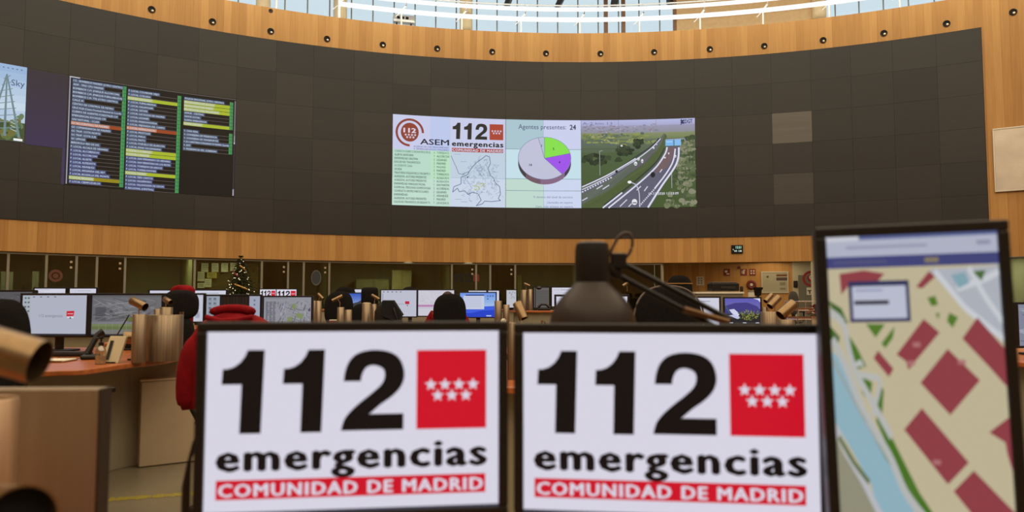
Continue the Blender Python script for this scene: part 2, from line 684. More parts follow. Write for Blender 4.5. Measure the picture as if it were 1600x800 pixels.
MB().tube([Vector((0, 0, 0.05)), Vector((0, 0, 0.45)), Vector((-0.12, 0, 0.62)), Vector((-0.1, 0, 1.1))], 0.04, 8).build('post', tube_m, t2, True)
MB().tube([Vector((-0.02, 0, 0.5)), Vector((0.3, 0, 0.2)), Vector((0.36, 0, 0.05))], 0.028, 8).build('brace', tube_m, t2, True)

# small air unit behind the railing
p = wp(wall_sz(631, 31, RAD + 0.9)[0], wall_sz(631, 31, RAD + 0.9)[1], RAD + 0.9)
ac = thing('wall_unit', 'small grey boxed unit with dark slots behind the white railing', 'unit', (p.x, p.y, ZT - 0.4), -wall_sz(631, 31)[0] / RAD)
m = MB().box((0, 0, p.z - ZT + 0.4), (0.75, 0.25, 0.26))
m.build('housing', mat('pale_grey_metal', (196, 196, 190), 0.4, 0.3), ac, bevel=0.02)
m = MB()
for q in (-0.2, -0.05, 0.1):
    m.box((q, -0.128, p.z - ZT + 0.42), (0.1, 0.01, 0.09))
m.build('slot', BLACK_IN, ac)
for q in (-0.25, 0.25):
    MB().box((q, 0, (p.z - ZT + 0.4 - 0.13) / 2), (0.05, 0.05, p.z - ZT + 0.4 - 0.13)).build('bracket', DARK, ac)

# dark raking struts under the roof
for i, (u0, u1) in enumerate(((640, 615), (793, 806), (872, 893), (960, 962), (1048, 1040))):
    s0 = wall_sz(u0, 10, RAD + 1.6)[0]
    a = wp(s0, 12.15, RAD + 1.9)
    c2 = wp(s0 + (u1 - u0) * 0.05, 13.2, RAD - 1.5)
    m = MB().tube([a + Vector((0, 0, -0.0)), c2], 0.13, 4)
    tag(m.build('roof_strut', DARK), 'dark raking steel strut at top edge of the clerestory', 'strut', 'roof struts')

# ------------------------------------------------------------------ portholes in the wood band
ph_dark = mat('porthole_ring', (40, 32, 28), 0.35, 0.7)
ph_lens = mat('porthole_lens', (190, 170, 140), 0.25, 0.9)


def porthole(u, v, r=0.105):
    s, z = wall_sz(u, v)
    P = wp(s, z)
    t = thing('wall_spotlight', 'round dark recessed spotlight in the upper wood band', 'spotlight', P, -s / RAD, 'spotlights along the upper wood band')
    M = Matrix.Rotation(PI / 2, 3, 'X')
    MB().lathe([(r * 0.72, 0.0), (r * 0.78, 0.02), (r, 0.018), (r, 0.0)], (0, 0, 0), 20, M=M).build('rim', ph_dark, t, True)
    MB().lathe([(0, 0.004), (r * 0.76, 0.004)], (0, 0, 0), 20, M=M).build('recess', BLACK_IN, t)
    T = M @ Matrix.Rotation(0.5, 3, 'Y')
    MB().lathe([(0, 0.012), (r * 0.2, 0.014), (r * 0.34, 0.006)], (r * 0.22, 0, -r * 0.3), 14, M=M).build('lens', ph_lens, t, True)


for u, v in ((237, 15), (332, 34), (423, 49), (511, 61), (598, 70), (683, 76), (769, 81), (853, 83.5), (938, 84), (1022, 81.5), (1109, 77), (1194, 72), (1286, 63), (1381, 52), (1479, 37), (1583, 19)):
    porthole(u, v)
s, z = wall_sz(423, 17)
t = thing('wall_socket', 'smaller dark round hole above the row of spotlights', 'hole', wp(s, z), -s / RAD)
MB().lathe([(0, 0.01), (0.04, 0.012), (0.062, 0.016), (0.065, 0)], (0, 0, 0), 16, M=Matrix.Rotation(PI / 2, 3, 'X')).build('cover', ph_dark, t, True)

# ------------------------------------------------------------------ video wall
SEAM = [-20.2, -19.1, -17.95, -16.75, -15.70, -14.585, -13.47, -12.355, -11.24, -10.07, -8.92, -7.63, -6.35, -5.08, -3.80, -2.51, -1.21, 0.09, 1.39, 2.68,
        3.96, 5.20, 6.45, 7.68, 8.88, 10.09, 11.30, 12.50]
ROW = (ZV1 - ZV0) / 6
vw = thing('video_wall', 'huge curved dark wall of video panels showing bright displays', 'video wall', wp(-1.2, ZV0, RAD))


def vp(s, z, R):
    return wp(s, z, R) - vw.location


panel_m = []
for i, (c, r) in enumerate((((29, 26, 22), 0.44), ((33, 29, 25), 0.42), ((28, 24, 20), 0.46), ((35, 31, 27), 0.42))):
    panel_m.append(mat('video_panel_%s' % 'abcd'[i], c, r, 0, 0.5, 0.10, (0.5, 0.5, 9)))
pale_m = mat('video_panel_pale', (98, 92, 84), 0.4, 0, 0.5, 0.12, (0.5, 0.5, 9))
pale2_m = mat('video_panel_dim', (62, 58, 53), 0.4, 0, 0.5, 0.12, (0.5, 0.5, 9))


def add_panel(mb, i, j, mi=0):
    g = 0.002
    s0, s1 = SEAM[i] + g, SEAM[i + 1] - g
    z0, z1 = ZV0 + j * ROW + g, ZV0 + (j + 1) * ROW - g
    n = 4
    vs, fs = [], []
    for k in range(n + 1):
        s = s0 + (s1 - s0) * k / n
        vs += [vp(s, z0, RAD), vp(s, z1, RAD), vp(s, z1, RAD + 0.06), vp(s, z0, RAD + 0.06)]
    for k in range(n):
        a, b2 = 4 * k, 4 * k + 4
        fs += [(a, b2, b2 + 1, a + 1), (a + 1, b2 + 1, b2 + 2, a + 2), (a + 3, b2 + 3, b2, a)]
    fs += [(0, 1, 2, 3), (4 * n + 3, 4 * n + 2, 4 * n + 1, 4 * n)]
    mb.add(vs, fs, mi)


single = [(i, j) for i in list(range(2, 7)) + list(range(21, 27)) for j in range(6)]        # 66 nearest
single += [(i, j) for i in (7, 8, 9, 10, 11, 20) for j in range(6)][:34]
rest = MB()
for i in range(len(SEAM) - 1):
    for j in range(6):
        q = random.randrange(4)
        if (i, j) in single:
            mm = panel_m[q]
            lab = None
            if (i, j) == (22, 3):
                mm, lab = pale_m, 'pale grey blank video panel'
            if (i, j) == (22, 1):
                mm, lab = pale2_m, 'dim grey blank video panel'
            mb = MB()
            add_panel(mb, i, j)
            o = mb.build('panel', mm, vw)
            if lab:
                o['label'] = lab
        else:
            add_panel(rest, i, j, q)
o = rest.build('panel_field', panel_m, vw)
o['kind'] = 'stuff'


def wallmap(x, y, lay):
    return vp(x, -y, RAD - 0.006 - 0.006 * lay)          # canvas y is minus height


# -- left: list of services
TXT1 = ['112 - BOMBEROS MADRID (OTRO CENTRO)', 'ADIF - TMO CPO MADRID', 'BOMBEROS C.M. (PARQUE ALCORCON)', 'BOMBEROS C.M. (PARQUE FUENLABRADA)', 'BOMBEROS C.M. TTE (OTRO CENTRO)',
        'CALLE 30', 'CENTRO DE CONTROL DE METRO', 'CRUZ ROJA (Centro Provincial Nacional de Coordin.', 'CUERPO DE AGENTES FORESTALES CM', 'EMERGENCIAS SOCIALES CM', 'GAS NATURAL - CCAM',
        'GC 062 (CENTRAL) DE MADRID', 'GC COMANDANCIA DE MADRID', 'GC TRAF. COTA NORTE', 'GC TRAF. COTA SUR', 'GC UPROSE', 'IBERDROLA RED DE DIS.', 'P. LOCAL ALCALA DE HENARES',
        'P. LOCAL ALCOBENDAS', 'P. LOCAL ALCORCON', 'P. LOCAL ALGETE', 'P. LOCAL ALPEDRETE', 'P. LOCAL ARANJUEZ', 'P. LOCAL ARGANDA DEL REY', 'P. LOCAL BOADILLA DEL MONTE', 'P. LOCAL BRUNETE',
        'P. LOCAL CIEMPOZUELOS']
TXT2 = ['P. LOCAL COLMENAR VIEJO', 'P. LOCAL COSLADA', 'P. LOCAL DAGANZO', 'P. LOCAL FUENLABRADA', 'P. LOCAL GALAPAGAR', 'P. LOCAL GETAFE', 'P. LOCAL LAS ROZAS DE MADRID', 'P. LOCAL LEGANES',
        'P. LOCAL MAJADAHONDA', 'P. LOCAL MEJORADA DEL CAMPO', 'P. LOCAL MORALZARZAL', 'P. LOCAL MOSTOLES', 'P. LOCAL PARLA', 'P. LOCAL PINTO', 'P. LOCAL POZUELO DE ALARCON', 'P. LOCAL RIVAS VACIAMADRID',
        'P. LOCAL S. LORENZO', 'P. LOCAL S. MARTIN', 'P. LOCAL SAN FERNANDO DE HENARES', 'P. LOCAL SAN SEBASTIAN DE LOS REYES', 'P. LOCAL TORREJON DE ARDOZ', 'P. LOCAL TORRELODONES', 'P. LOCAL TORRES', 'P. LOCAL TRES CANTOS',
        'P. LOCAL VALDEMORO', 'P. LOCAL VILLAVICIOSA DE ODON', 'P. NACIONAL (CENTRAL)']
TXT3 = ['POLICIA NACIONAL (OTRO CENTRO)', 'PROTECCION CIVIL ALCALA', 'PROTECCION CIVIL MAJAD.', 'PROTECCION CIVIL VILLANUEVA', 'SAMUR - CENTRAL', 'SAMUR SOCIAL', 'SUMMA EMERGENCIA', 'SUMMA CENTRO', '', 'V. CASA REAL',
        'V. CONSEJERIA DE PRESIDENCIA', 'V. CONSEJERIA DE TRANSPORTES', 'V. DG CARRETERAS COMUNIDAD DE MADRID (Guardia)', 'V. EMT', 'V. PRESIDENCIA DEL GOBIERNO']
c = Canvas(0.25)
S0, S3 = -15.62, -11.31
ztop, zbot = 7.34, 4.31
c.rect(-15.68, -ztop, -11.25, -zbot, (22, 17, 14), 0)
NAVY, PALE = (64, 82, 112), (196, 208, 222)
YEL, OLIVE, ORG = (164, 180, 44), (146, 132, 24), (150, 66, 30)
GRN = (66, 146, 84)
rh = (ztop - zbot - 0.1) / 27.0
cols = ((-15.60, -14.26, TXT1, {11: ORG, 25: OLIVE}, 0.0), (-14.22, -12.80, TXT2, {2: YEL, 10: ORG, 16: YEL, 17: YEL, 22: YEL}, 0.05), (-12.72, -11.33, TXT3, {1: YEL, 2: YEL, 3: YEL, 7: YEL}, 0.05))
for x0, x1, T, marks, dz in cols:
    for r, tx in enumerate(T):
        y0 = -ztop + 0.05 + dz + r * rh
        y1 = y0 + rh
        if y1 > -zbot:
            break
        if not tx:
            continue
        if r in marks:
            c.rect(x0, y0 + 0.008, x1 - 0.1, y1 - 0.004, marks[r], 1)
            box = (178, 186, 110) if marks[r] != ORG else (190, 130, 104)
        else:
            c.rect(x0, y1 - 0.010, x1 - 0.1, y1 - 0.002, (120, 108, 104), 1)
            box = (NAVY if r < 18 else (62, 74, 124))
        w = min(text_mesh(tx)[2] * rh * 0.5 / CAP * 0.86, x1 - x0 - 0.12)
        c.rect(x0, y0 + 0.006, x0 + w + 0.05, y1 - 0.008, box, 2)
        c.text(tx, x0 + 0.02, y1 - 0.028, rh * 0.5, PALE, 3, width=w, bold=0.01)
        c.rect(x1 - 0.10, y0 + 0.004, x1 - 0.04, y1 - 0.004, GRN, 2)
        c.rect(x1 - 0.035, y0 + 0.004, x1, y1 - 0.004, GRN, 2)
c.rect(-15.67, -ztop, -15.64, -4.34, (150, 150, 170), 1)
c.rect(-15.67, -ztop, -15.42, -ztop + 0.03, (190, 190, 205), 1)
c.rect(-15.42, -ztop, -11.25, -ztop + 0.012, (110, 104, 104), 1)
c.rect(-11.29, -ztop + 0.05, -11.255, -6.0, (120, 116, 120), 1)
c.rect(-11.29, -6.2, -11.255, -5.95, (190, 190, 196), 1)
c.rect(-11.29, -5.95, -11.26, -4.5, (60, 48, 62), 1)
c.rect(-11.29, -4.55, -11.255, -4.35, (170, 165, 190), 1)
o = c.build('list_display', wallmap, vw)
o['label'] = 'dark list display with green and yellow rows'
# -- purple idle strip
c = Canvas(0.25)
for k in range(8):
    f = k / 7
    c.rect(-16.64, -7.34 + k * 0.255, -15.71, -7.34 + (k + 1) * 0.255, (54 + 4 * f, 46 + 2 * f, 54 + 22 * f), 0)
c.rect(-15.78, -5.34, -15.71, -4.31, (62, 50, 84), 0)
o = c.build('idle_display', wallmap, vw)
o['label'] = 'dim purple idle display strip'
# -- picture with mast and trees at the far left
c = Canvas(0.2)
c.rect(-19.0, -7.37, -16.66, -5.34, (178, 200, 224), 0)
for k in range(6):
    c.rect(-19.0, -7.37 + k * 0.2, -16.66, -7.37 + (k + 1) * 0.2, (150 + 9 * k, 178 + 7 * k, 214 + 3 * k), 1)
c.rect(-19.0, -5.85, -16.66, -5.34, (66, 80, 46), 1)
for k in range(190):
    x = random.uniform(-18.9, -16.72)
    y = random.uniform(-6.1 - 0.25 * math.sin((x + 18) * 5), -5.42)
    c.disc(x, y, random.uniform(.03, .09), random.uniform(.03, .08), random.choice([(78, 104, 74), (96, 112, 60), (58, 78, 48), (104, 124, 92), (118, 104, 48)]), 2, 9)
for a, b2 in ((-17.45, -17.5), (-17.1, -17.35), (-16.78, -17.12)):
    c.line([(a, -5.45), (-17.1, -7.1)], [0.06, 0.03], (110, 134, 140), 3)
for k in range(9):
    y = -5.6 - k * 0.17
    w = 0.4 * (1 - k / 10)
    c.line([(-17.1 - w * .85, y), (-17.08 + w * .75, y - 0.12)], 0.02, (120, 142, 146), 3)
for k in range(7):
    c.line([(-16.98, -6.2 + k * .09), (-16.82, -6.14 + k * .09)], 0.014, (200, 214, 216), 3)
c.text('Sky', -17.0, -6.82, 0.17, (60, 74, 110), 3, width=0.3)
for k in range(8):
    c.rect(-17.5 + k * 0.1, -7.28, -17.46 + k * 0.1, -7.26, (70, 84, 110), 3)
c.rect(-16.9, -5.42, -16.7, -5.36, (235, 238, 240), 3)
o = c.build('picture_display', wallmap, vw)
o['label'] = 'display of a mast above trees under blue sky'

# -- logo and incident list display
ZD1, ZD0 = 7.36, 4.312
c = Canvas(0.2)
xa, xb = -6.34, -2.52
LX = lambda x: xa + (x - 20) / 946 * (xb - xa)
LY = lambda y: -ZD1 + (y - 27 - (x_off(y))) / 735 * (ZD1 - ZD0)
x_off = lambda y: 0
c.rect(xa, -ZD1, xb, -ZD0, (198, 202, 232), 0)
c.rect(LX(330), -ZD1, LX(500), LY(310), (186, 198, 234), 1)
c.rect(LX(500), LY(310), xb, -ZD0, (190, 206, 222), 1)
c.rect(LX(500), LY(528), xb, -ZD0, (200, 212, 230), 2)
c.rect(xa, LY(310), LX(333), -ZD0, (182, 216, 200), 1)
c.rect(LX(333), LY(310), LX(500), -ZD0, (182, 222, 192), 1)
c.rect(xa, LY(545), LX(500), -ZD0, (190, 220, 206), 2)
RB = (140, 62, 46)
c.ring(LX(160), LY(170), 0.40, 0.475, RB, 3, 180, 450, 34)
c.disc(LX(160), LY(168), 0.30, 0.32, RB, 3)
c.text('112', LX(110), LY(172), 0.16, (214, 206, 224), 5, width=0.4, bold=0.03)
for k in range(4):
    c.star(LX(126 + 26 * k), LY(190), 0.05, (214, 206, 224), 5)
for k in range(3):
    c.star(LX(138 + 26 * k), LY(210), 0.05, (214, 206, 224), 5)
c.text('ASEM', LX(248), LY(262), 0.2, (26, 30, 44), 4, width=LX(486) - LX(248), bold=0.012)
c.text('AGENCIA DE SEGURIDAD', LX(192), LY(288), 0.06, (110, 120, 170), 4, width=LX(486) - LX(192), bold=0.01)
c.text('Y EMERGENCIAS MADRID', LX(192), LY(308), 0.06, (110, 120, 170), 4, width=LX(486) - LX(192), bold=0.01)
draw_logo(c, LX(493), LY(40), LX(968) - LX(493), LY(335) - LY(40), 3, (206, 208, 232), (40, 38, 34), (170, 66, 48), False)
rows = ['CONSULTA SOBRE CORONAVIRUS EN EL|A|TORREJON D.', 'ALERTA SANITARIA|Y|ALCORCON', 'ENFERMEDAD URGTIMA|Z|LEGANES', 'DOLOR NO TRAUMATICO|Z|MADRID', 'ACCIDENTE CASA|Z|MADRID', 'AYUDA|Z|MADRID',
        'TRASTORNO PSIQUIATRICO. PACIENTE V.|Y|TORREJON D.', 'AGRESION. AUTORES PRESENTES|Y|ALCALA DE H.', 'AGRESION. AUTORES PRESENTES|Y|ALCALA DE H.', 'ENFERMEDAD PARALISIS FACIAL|Y|SAN MARTIN', 'SOSPECHA. PERSONAS SOSPECHOSAS|Z|ALCOBENDAS',
        'CONFLICTO ENTRE PARTICULARES|Z|LEGANES', 'ENFERMEDAD|Z|ARANJUEZ', 'AGRESION. AUTORES PRESENTES|Y|MADRID', 'DOLOR NO TRAUMATICO. EN REGION TO.|Y|LAS ROZAS D.']
for k, r in enumerate(rows):
    a, m2, b2 = r.split('|')
    y = LY(334 + 29.3 * k)
    colr = (24, 50, 44) if k not in (0, 4) else (70, 110, 104)
    c.text(a, LX(36), y, 0.075, colr, 4, maxw=LX(335) - LX(36), bold=0.006, asp=0.7)
    c.text(m2, LX(360), y, 0.07, colr, 4, bold=0.004, asp=0.6)
    c.text(b2, LX(386), y, 0.075, colr, 4, maxw=LX(490) - LX(386), bold=0.006, asp=0.8)
# outline map of the region
INK = (92, 104, 140)
reg = [(800, 335), (830, 345), (838, 400), (818, 440), (838, 500), (866, 520), (880, 560), (916, 590), (924, 650), (905, 690), (925, 705), (850, 715), (790, 712), (770, 735), (718, 752), (760, 705), (735, 655), (690, 640), (650, 660),
       (620, 630), (575, 640), (560, 610), (520, 645), (530, 600), (590, 575), (590, 520), (640, 500), (680, 440), (720, 395), (770, 360)]
c.line([(LX(x), LY(y)) for x, y in reg + reg[:1]], 0.022, INK, 4)
c.line([(LX(x), LY(y)) for x, y in ((505, 345), (530, 400), (550, 440), (570, 490), (600, 495), (635, 480), (660, 470))], 0.016, INK, 4)
c.line([(LX(x), LY(y)) for x, y in ((505, 525), (800, 525), (965, 525))], 0.008, (150, 168, 190), 4)
rnd = random.Random(3)
for k in range(120):
    x, y = rnd.uniform(600, 900), rnd.uniform(430, 690)
    if k < 25:
        x, y = rnd.uniform(700, 830), rnd.uniform(370, 470)
    pts = [(x, y)]
    for q in range(3):
        x += rnd.uniform(-28, 28)
        y += rnd.uniform(-24, 24)
        pts.append((x, y))
    c.line([(LX(p), LY(q)) for p, q in pts], 0.008, rnd.choice([(128, 144, 176), (140, 160, 186), (110, 126, 164)]), 4)
for k in range(26):
    c.disc(LX(rnd.uniform(705, 790)), LY(rnd.uniform(565, 625)), .025, .02, (176, 186, 120), 5, 6)
c.disc(LX(646), LY(518), .025, .025, (20, 24, 50), 5, 8)
for x, y in ((585, 390), (530, 330), (850, 468), (540, 700), (590, 720)):
    c.rect(LX(x), LY(y), LX(x + 55), LY(y + 3), (140, 150, 178), 4)
o = c.build('logo_display', wallmap, vw)
o['label'] = 'display with round emblem, incident rows and outline map'

# -- pie chart display
c = Canvas(0.2)
xa2, xb2 = -2.505, 0.085
PX = lambda x: xa2 + (x - 32) / 648 * (xb2 - xa2)
PY = lambda y: -ZD1 + (y - 45) / 728 * (ZD1 - ZD0)
c.rect(xa2, -ZD1, xb2, -ZD0, (194, 222, 232), 0)
c.rect(xa2, -ZD1, PX(356), PY(290), (168, 196, 206), 1)
c.rect(PX(356), -ZD1, xb2, PY(290), (200, 206, 236), 1)
c.rect(xa2, PY(535), PX(356), -ZD0, (190, 216, 206), 1)
c.rect(PX(356), PY(535), xb2, -ZD0, (202, 212, 238), 1)
for y in (290, 535, 632):
    c.rect(xa2, PY(y) - 0.008, xb2, PY(y) + 0.008, (110, 140, 148), 2)
c.rect(PX(356) - 0.006, -ZD1, PX(356) + 0.006, -ZD0, (150, 176, 190), 2)
c.text('Agentes presentes:', PX(140), PY(122), 0.17, (62, 64, 104), 3, width=PX(552) - PX(140))
c.text('24', PX(585), PY(125), 0.18, (48, 50, 74), 3, width=PX(636) - PX(585), bold=0.02)
px, py, rx, ry = PX(365), PY(364), PX(593) - PX(365), PY(540) - PY(364)
dpt = PY(580) - PY(540)
N = 40
for k in range(N):
    a0, a1 = math.radians(90 + 180 * k / N), math.radians(90 + 180 * (k + 1) / N)
    col = (70, 52, 86) if k < 9 else ((132, 102, 130) if k < 22 else ((112, 86, 100) if k < 30 else (64, 56, 62)))
    c.poly([(px + rx * math.sin(a0), py - ry * math.cos(a0)), (px + rx * math.sin(a1), py - ry * math.cos(a1)), (px + rx * math.sin(a1), py - ry * math.cos(a1) + dpt), (px + rx * math.sin(a0), py - ry * math.cos(a0) + dpt)], col, 3)
c.disc(px, py, rx, ry, (132, 222, 76), 4, 12, 0, 76)
c.disc(px, py, rx, ry, (158, 82, 232), 4, 10, 76, 138)
c.disc(px, py, rx, ry, (190, 192, 216), 4, 24, 138, 346)
c.disc(px, py, rx, ry, (178, 190, 212), 4, 4, 346, 360)
c.ring(px, py, rx - 0.012, rx + 0.004, (118, 128, 160), 5, 0, 360, 48, ry / rx)
for a in (0, 76, 138, 346):
    q = math.radians(a)
    c.line([(px, py), (px + rx * math.sin(q), py - ry * math.cos(q))], 0.014, (104, 112, 150), 5)
for tx, x, y in (('5', 437, 295), ('4', 486, 405), ('14', 232, 430), ('1', 338, 270)):
    c.text(tx, PX(x), PY(y), 0.085, (34, 34, 48), 6, bold=0.02)
for tx, y in (('% dentro del nivel de servicio', 692), ('Llamadas en espera', 736), ('Llam. más antigua en espera', 777)):
    if y > 770:
        y = 770
    c.text(tx, PX(606), PY(y), 0.075, (120, 134, 160), 3, right=True, maxw=PX(606) - PX(205), bold=0.006, asp=1.1)
o = c.build('chart_display', wallmap, vw)
o['label'] = 'display with a pie chart of agents'

# -- motorway camera display
c = Canvas(0.16)
xa3, xb3 = 0.095, 3.955
HX = lambda x: xa3 + (x - 47) / 983 * (xb3 - xa3)
HY = lambda y: -ZD1 + (y - 52) / 722 * (ZD1 - ZD0)
hp = lambda P: [(HX(x), HY(min(max(y, 52), 774))) for x, y in P]


def band(y0, y1, ca, cb, n=6):
    for k in range(n):
        f = (k + .5) / n
        c.rect(xa3, HY(y0 + (y1 - y0) * k / n), xb3, HY(y0 + (y1 - y0) * (k + 1) / n), tuple(ca[i] + (cb[i] - ca[i]) * f for i in range(3)), 0)


band(52, 100, (178, 182, 224), (164, 166, 204))
band(100, 160, (150, 148, 178), (138, 140, 150))
band(160, 210, (132, 140, 104), (112, 126, 84))
band(210, 320, (96, 108, 92), (82, 98, 74))
band(320, 774, (74, 94, 62), (66, 84, 44), 10)
rnd = random.Random(11)
for k in range(90):
    x, y = rnd.uniform(60, 700), rnd.uniform(88, 150)
    c.rect(HX(x), HY(y), HX(x + rnd.uniform(8, 34)), HY(y + rnd.uniform(3, 8)), rnd.choice([(176, 172, 196), (128, 118, 140), (140, 120, 128), (116, 120, 130)]), 1)
for k in range(110):
    x, y = rnd.uniform(60, 690), rnd.uniform(165, 260)
    c.disc(HX(x), HY(y), rnd.uniform(.04, .14), rnd.uniform(.02, .05), rnd.choice([(134, 146, 82), (116, 128, 70), (92, 108, 82), (150, 156, 96), (88, 100, 96)]), 1, 8)
for cxh, cyh, wx, wy, n in ((180, 375, 120, 45, 60), (420, 305, 75, 38, 40), (545, 240, 36, 38, 22), (370, 380, 22, 18, 8)):
    for k in range(n):
        a, r = rnd.uniform(0, 6.28), math.sqrt(rnd.random())
        c.disc(HX(max(62, cxh + wx * r * math.cos(a))), HY(cyh + wy * r * math.sin(a)), rnd.uniform(.05, .1), rnd.uniform(.04, .08), rnd.choice([(40, 54, 36), (50, 64, 42), (58, 70, 48), (34, 46, 34)]), 2, 8)
for k in range(170):
    y = rnd.uniform(200, 770)
    xl = 930 - (y - 300) * 0.35 if y > 300 else 900
    x = rnd.uniform(max(xl, 720), 1015)
    c.disc(HX(x), HY(y), rnd.uniform(.05, .13), rnd.uniform(.04, .1), rnd.choice([(92, 104, 72), (114, 122, 92), (74, 90, 58), (134, 134, 112), (60, 76, 52)]), 1, 8)
GREY, GREYV = (92, 92, 112), (104, 84, 110)
# far carriageway (left) and near carriageway (right)
c.poly(hp([(50, 600), (160, 560), (330, 475), (520, 370), (640, 290), (720, 225), (765, 170), (782, 175), (750, 240), (690, 320), (560, 420), (400, 545), (250, 650), (50, 745)]), (92, 100, 92), 2)
c.poly(hp([(50, 622), (200, 555), (360, 475), (540, 370), (660, 285), (735, 215), (745, 225), (665, 305), (540, 400), (370, 500), (200, 590), (50, 655)]), GREY, 3)
c.poly(hp([(220, 620), (420, 520), (600, 410), (700, 300), (690, 290), (600, 370), (420, 490), (200, 600)]), (98, 90, 104), 3)
c.poly(hp([(50, 745), (260, 640), (470, 510), (640, 385), (735, 270), (775, 180), (790, 190), (770, 300), (690, 400), (540, 530), (330, 690), (220, 774), (50, 774)]), (78, 92, 56), 4)
c.poly(hp([(230, 774), (400, 660), (560, 545), (690, 430), (770, 330), (790, 280), (895, 280), (890, 350), (850, 470), (760, 590), (640, 770), (630, 774)]), GREY, 5)
c.poly(hp([(700, 430), (772, 330), (792, 285), (860, 285), (840, 360), (790, 450), (690, 500)]), (112, 92, 96), 6)
for P, w in ((((50, 625), (200, 560), (360, 478), (540, 372), (660, 287), (735, 215)), .03), (((50, 603), (200, 540), (330, 478), (520, 372)), .04), (((280, 774), (420, 670), (570, 555), (700, 440), (775, 335), (790, 285)), .05),
             (((230, 774), (400, 650)), .05), (((620, 774), (740, 600), (850, 455), (885, 370), (890, 290)), .06), (((680, 620), (780, 500), (840, 400), (860, 300)), .05)):
    c.line(smooth_path(hp(P), 4), w, (216, 216, 236), 7)
for P in (((50, 645), (320, 520)), ((548, 760), (690, 612))):
    a, b2 = hp(P)
    for k in range(12):
        f0, f1 = k / 12, (k + .55) / 12
        c.line([(a[0] + (b2[0] - a[0]) * f0, a[1] + (b2[1] - a[1]) * f0), (a[0] + (b2[0] - a[0]) * f1, a[1] + (b2[1] - a[1]) * f1)], .05, (214, 214, 232), 7)
for P in (((378, 764), (440, 708)), ((450, 770), (480, 740)), ((590, 640), (620, 602)), ((525, 632), (562, 600)), ((176, 620), (230, 590)), ((230, 622), (288, 588)), ((50, 715), (98, 690)), ((726, 490), (745, 465)), ((330, 540), (368, 520))):
    c.line(hp(P), .035, (206, 206, 222), 7)
c.line(smooth_path(hp([(50, 600), (200, 535), (345, 470), (530, 355), (650, 280), (725, 210)]), 4), .05, (52, 60, 62), 6)
c.line(smooth_path(hp([(240, 750), (400, 640), (560, 520), (700, 400), (770, 290)]), 4), .04, (48, 54, 56), 6)
for x, y, w, h in ((518, 415, 30, 34), (543, 378, 22, 26), (575, 395, 20, 34), (675, 290, 16, 18), (505, 728, 48, 50), (770, 372, 18, 14), (803, 338, 14, 16), (860, 362, 16, 22), (700, 262, 12, 14)):
    c.disc(HX(x), HY(y), w / 2 * 3.86 / 983, h / 2 * 3.05 / 722, (224, 224, 232), 8, 10)
    c.rect(HX(x - w * .3), HY(y + h * .05), HX(x + w * .35), HY(y + h * .22), (90, 92, 104), 9)
for x, y, w, h in ((665, 508, 42, 46), (352, 478, 24, 26)):
    c.disc(HX(x), HY(y), w / 2 * 3.86 / 983, h / 2 * 3.05 / 722, (28, 30, 34), 8, 10)
c.line(hp([(208, 508), (206, 310), (232, 306)]), .018, (160, 166, 160), 8)
c.line(smooth_path(hp([(548, 770), (546, 660), (520, 590), (470, 568)]), 4), .03, (190, 194, 206), 9)
c.disc(HX(464), HY(566), .07, .05, (238, 238, 240), 9, 10)
c.disc(HX(398), HY(268), .04, .03, (226, 226, 226), 9, 8)
c.line(hp([(826, 620), (826, 500)]), .02, (170, 172, 170), 8)
c.rect(HX(776), HY(226), HX(845), HY(275), (120, 180, 236), 8)
c.rect(HX(853), HY(224), HX(908), HY(275), (130, 186, 238), 8)
for k in range(5):
    c.rect(HX(786 + 10 * k), HY(240), HX(793 + 10 * k), HY(246), (200, 224, 244), 9)
c.line(hp([(776, 225), (940, 220), (945, 245)]), .025, (150, 160, 180), 8)
c.text('19-12-2020 11:13:09', HX(628), HY(672), 0.085, (222, 224, 236), 9, width=HX(882) - HX(628), bold=0.008)
c.text('A-2 km 13', HX(58), HY(92), 0.09, (110, 110, 150), 9, width=HX(318) - HX(58))
c.text('DGT', HX(945), HY(96), 0.14, (46, 46, 84), 9, width=HX(1008) - HX(945), bold=0.02)
c.poly(hp([(905, 70), (920, 58), (920, 72), (940, 62), (940, 76), (924, 84), (940, 84), (940, 100), (918, 98), (912, 108), (906, 106), (912, 92), (904, 90), (912, 80)]), (46, 46, 84), 9)
for x in (372, 698):
    c.rect(HX(x) - .005, -ZD1, HX(x) + .005, HY(290), (120, 126, 140), 9)
c.rect(xa3, HY(290) - .006, HX(520), HY(290) + .006, (60, 76, 70), 7)
o = c.build('motorway_display', wallmap, vw)
o['label'] = 'display of a motorway traffic camera'

# ------------------------------------------------------------------ metal plate and clock on the wood
s0, z1 = 12.70, 6.20
pl = thing('metal_plate', 'large brushed metal plate on the wood wall at right edge', 'plate', wp(13.6, 5.3, RAD - 0.03), -13.6 / RAD)
MB().box((0, -0.02, 0), (1.8, 0.04, 1.84)).build('face', mat('satin_plate', (192, 180, 164), 0.38, 0.9, 0.5, 0.12, (1.2, 1, 2)), pl, bevel=0.01)
MB().frame((0, -0.03, 0), 1.86, 1.90, 0.04, 0.06).build('rim', mat('plate_rim', (205, 196, 178), 0.35, 0.7), pl, bevel=0.006)

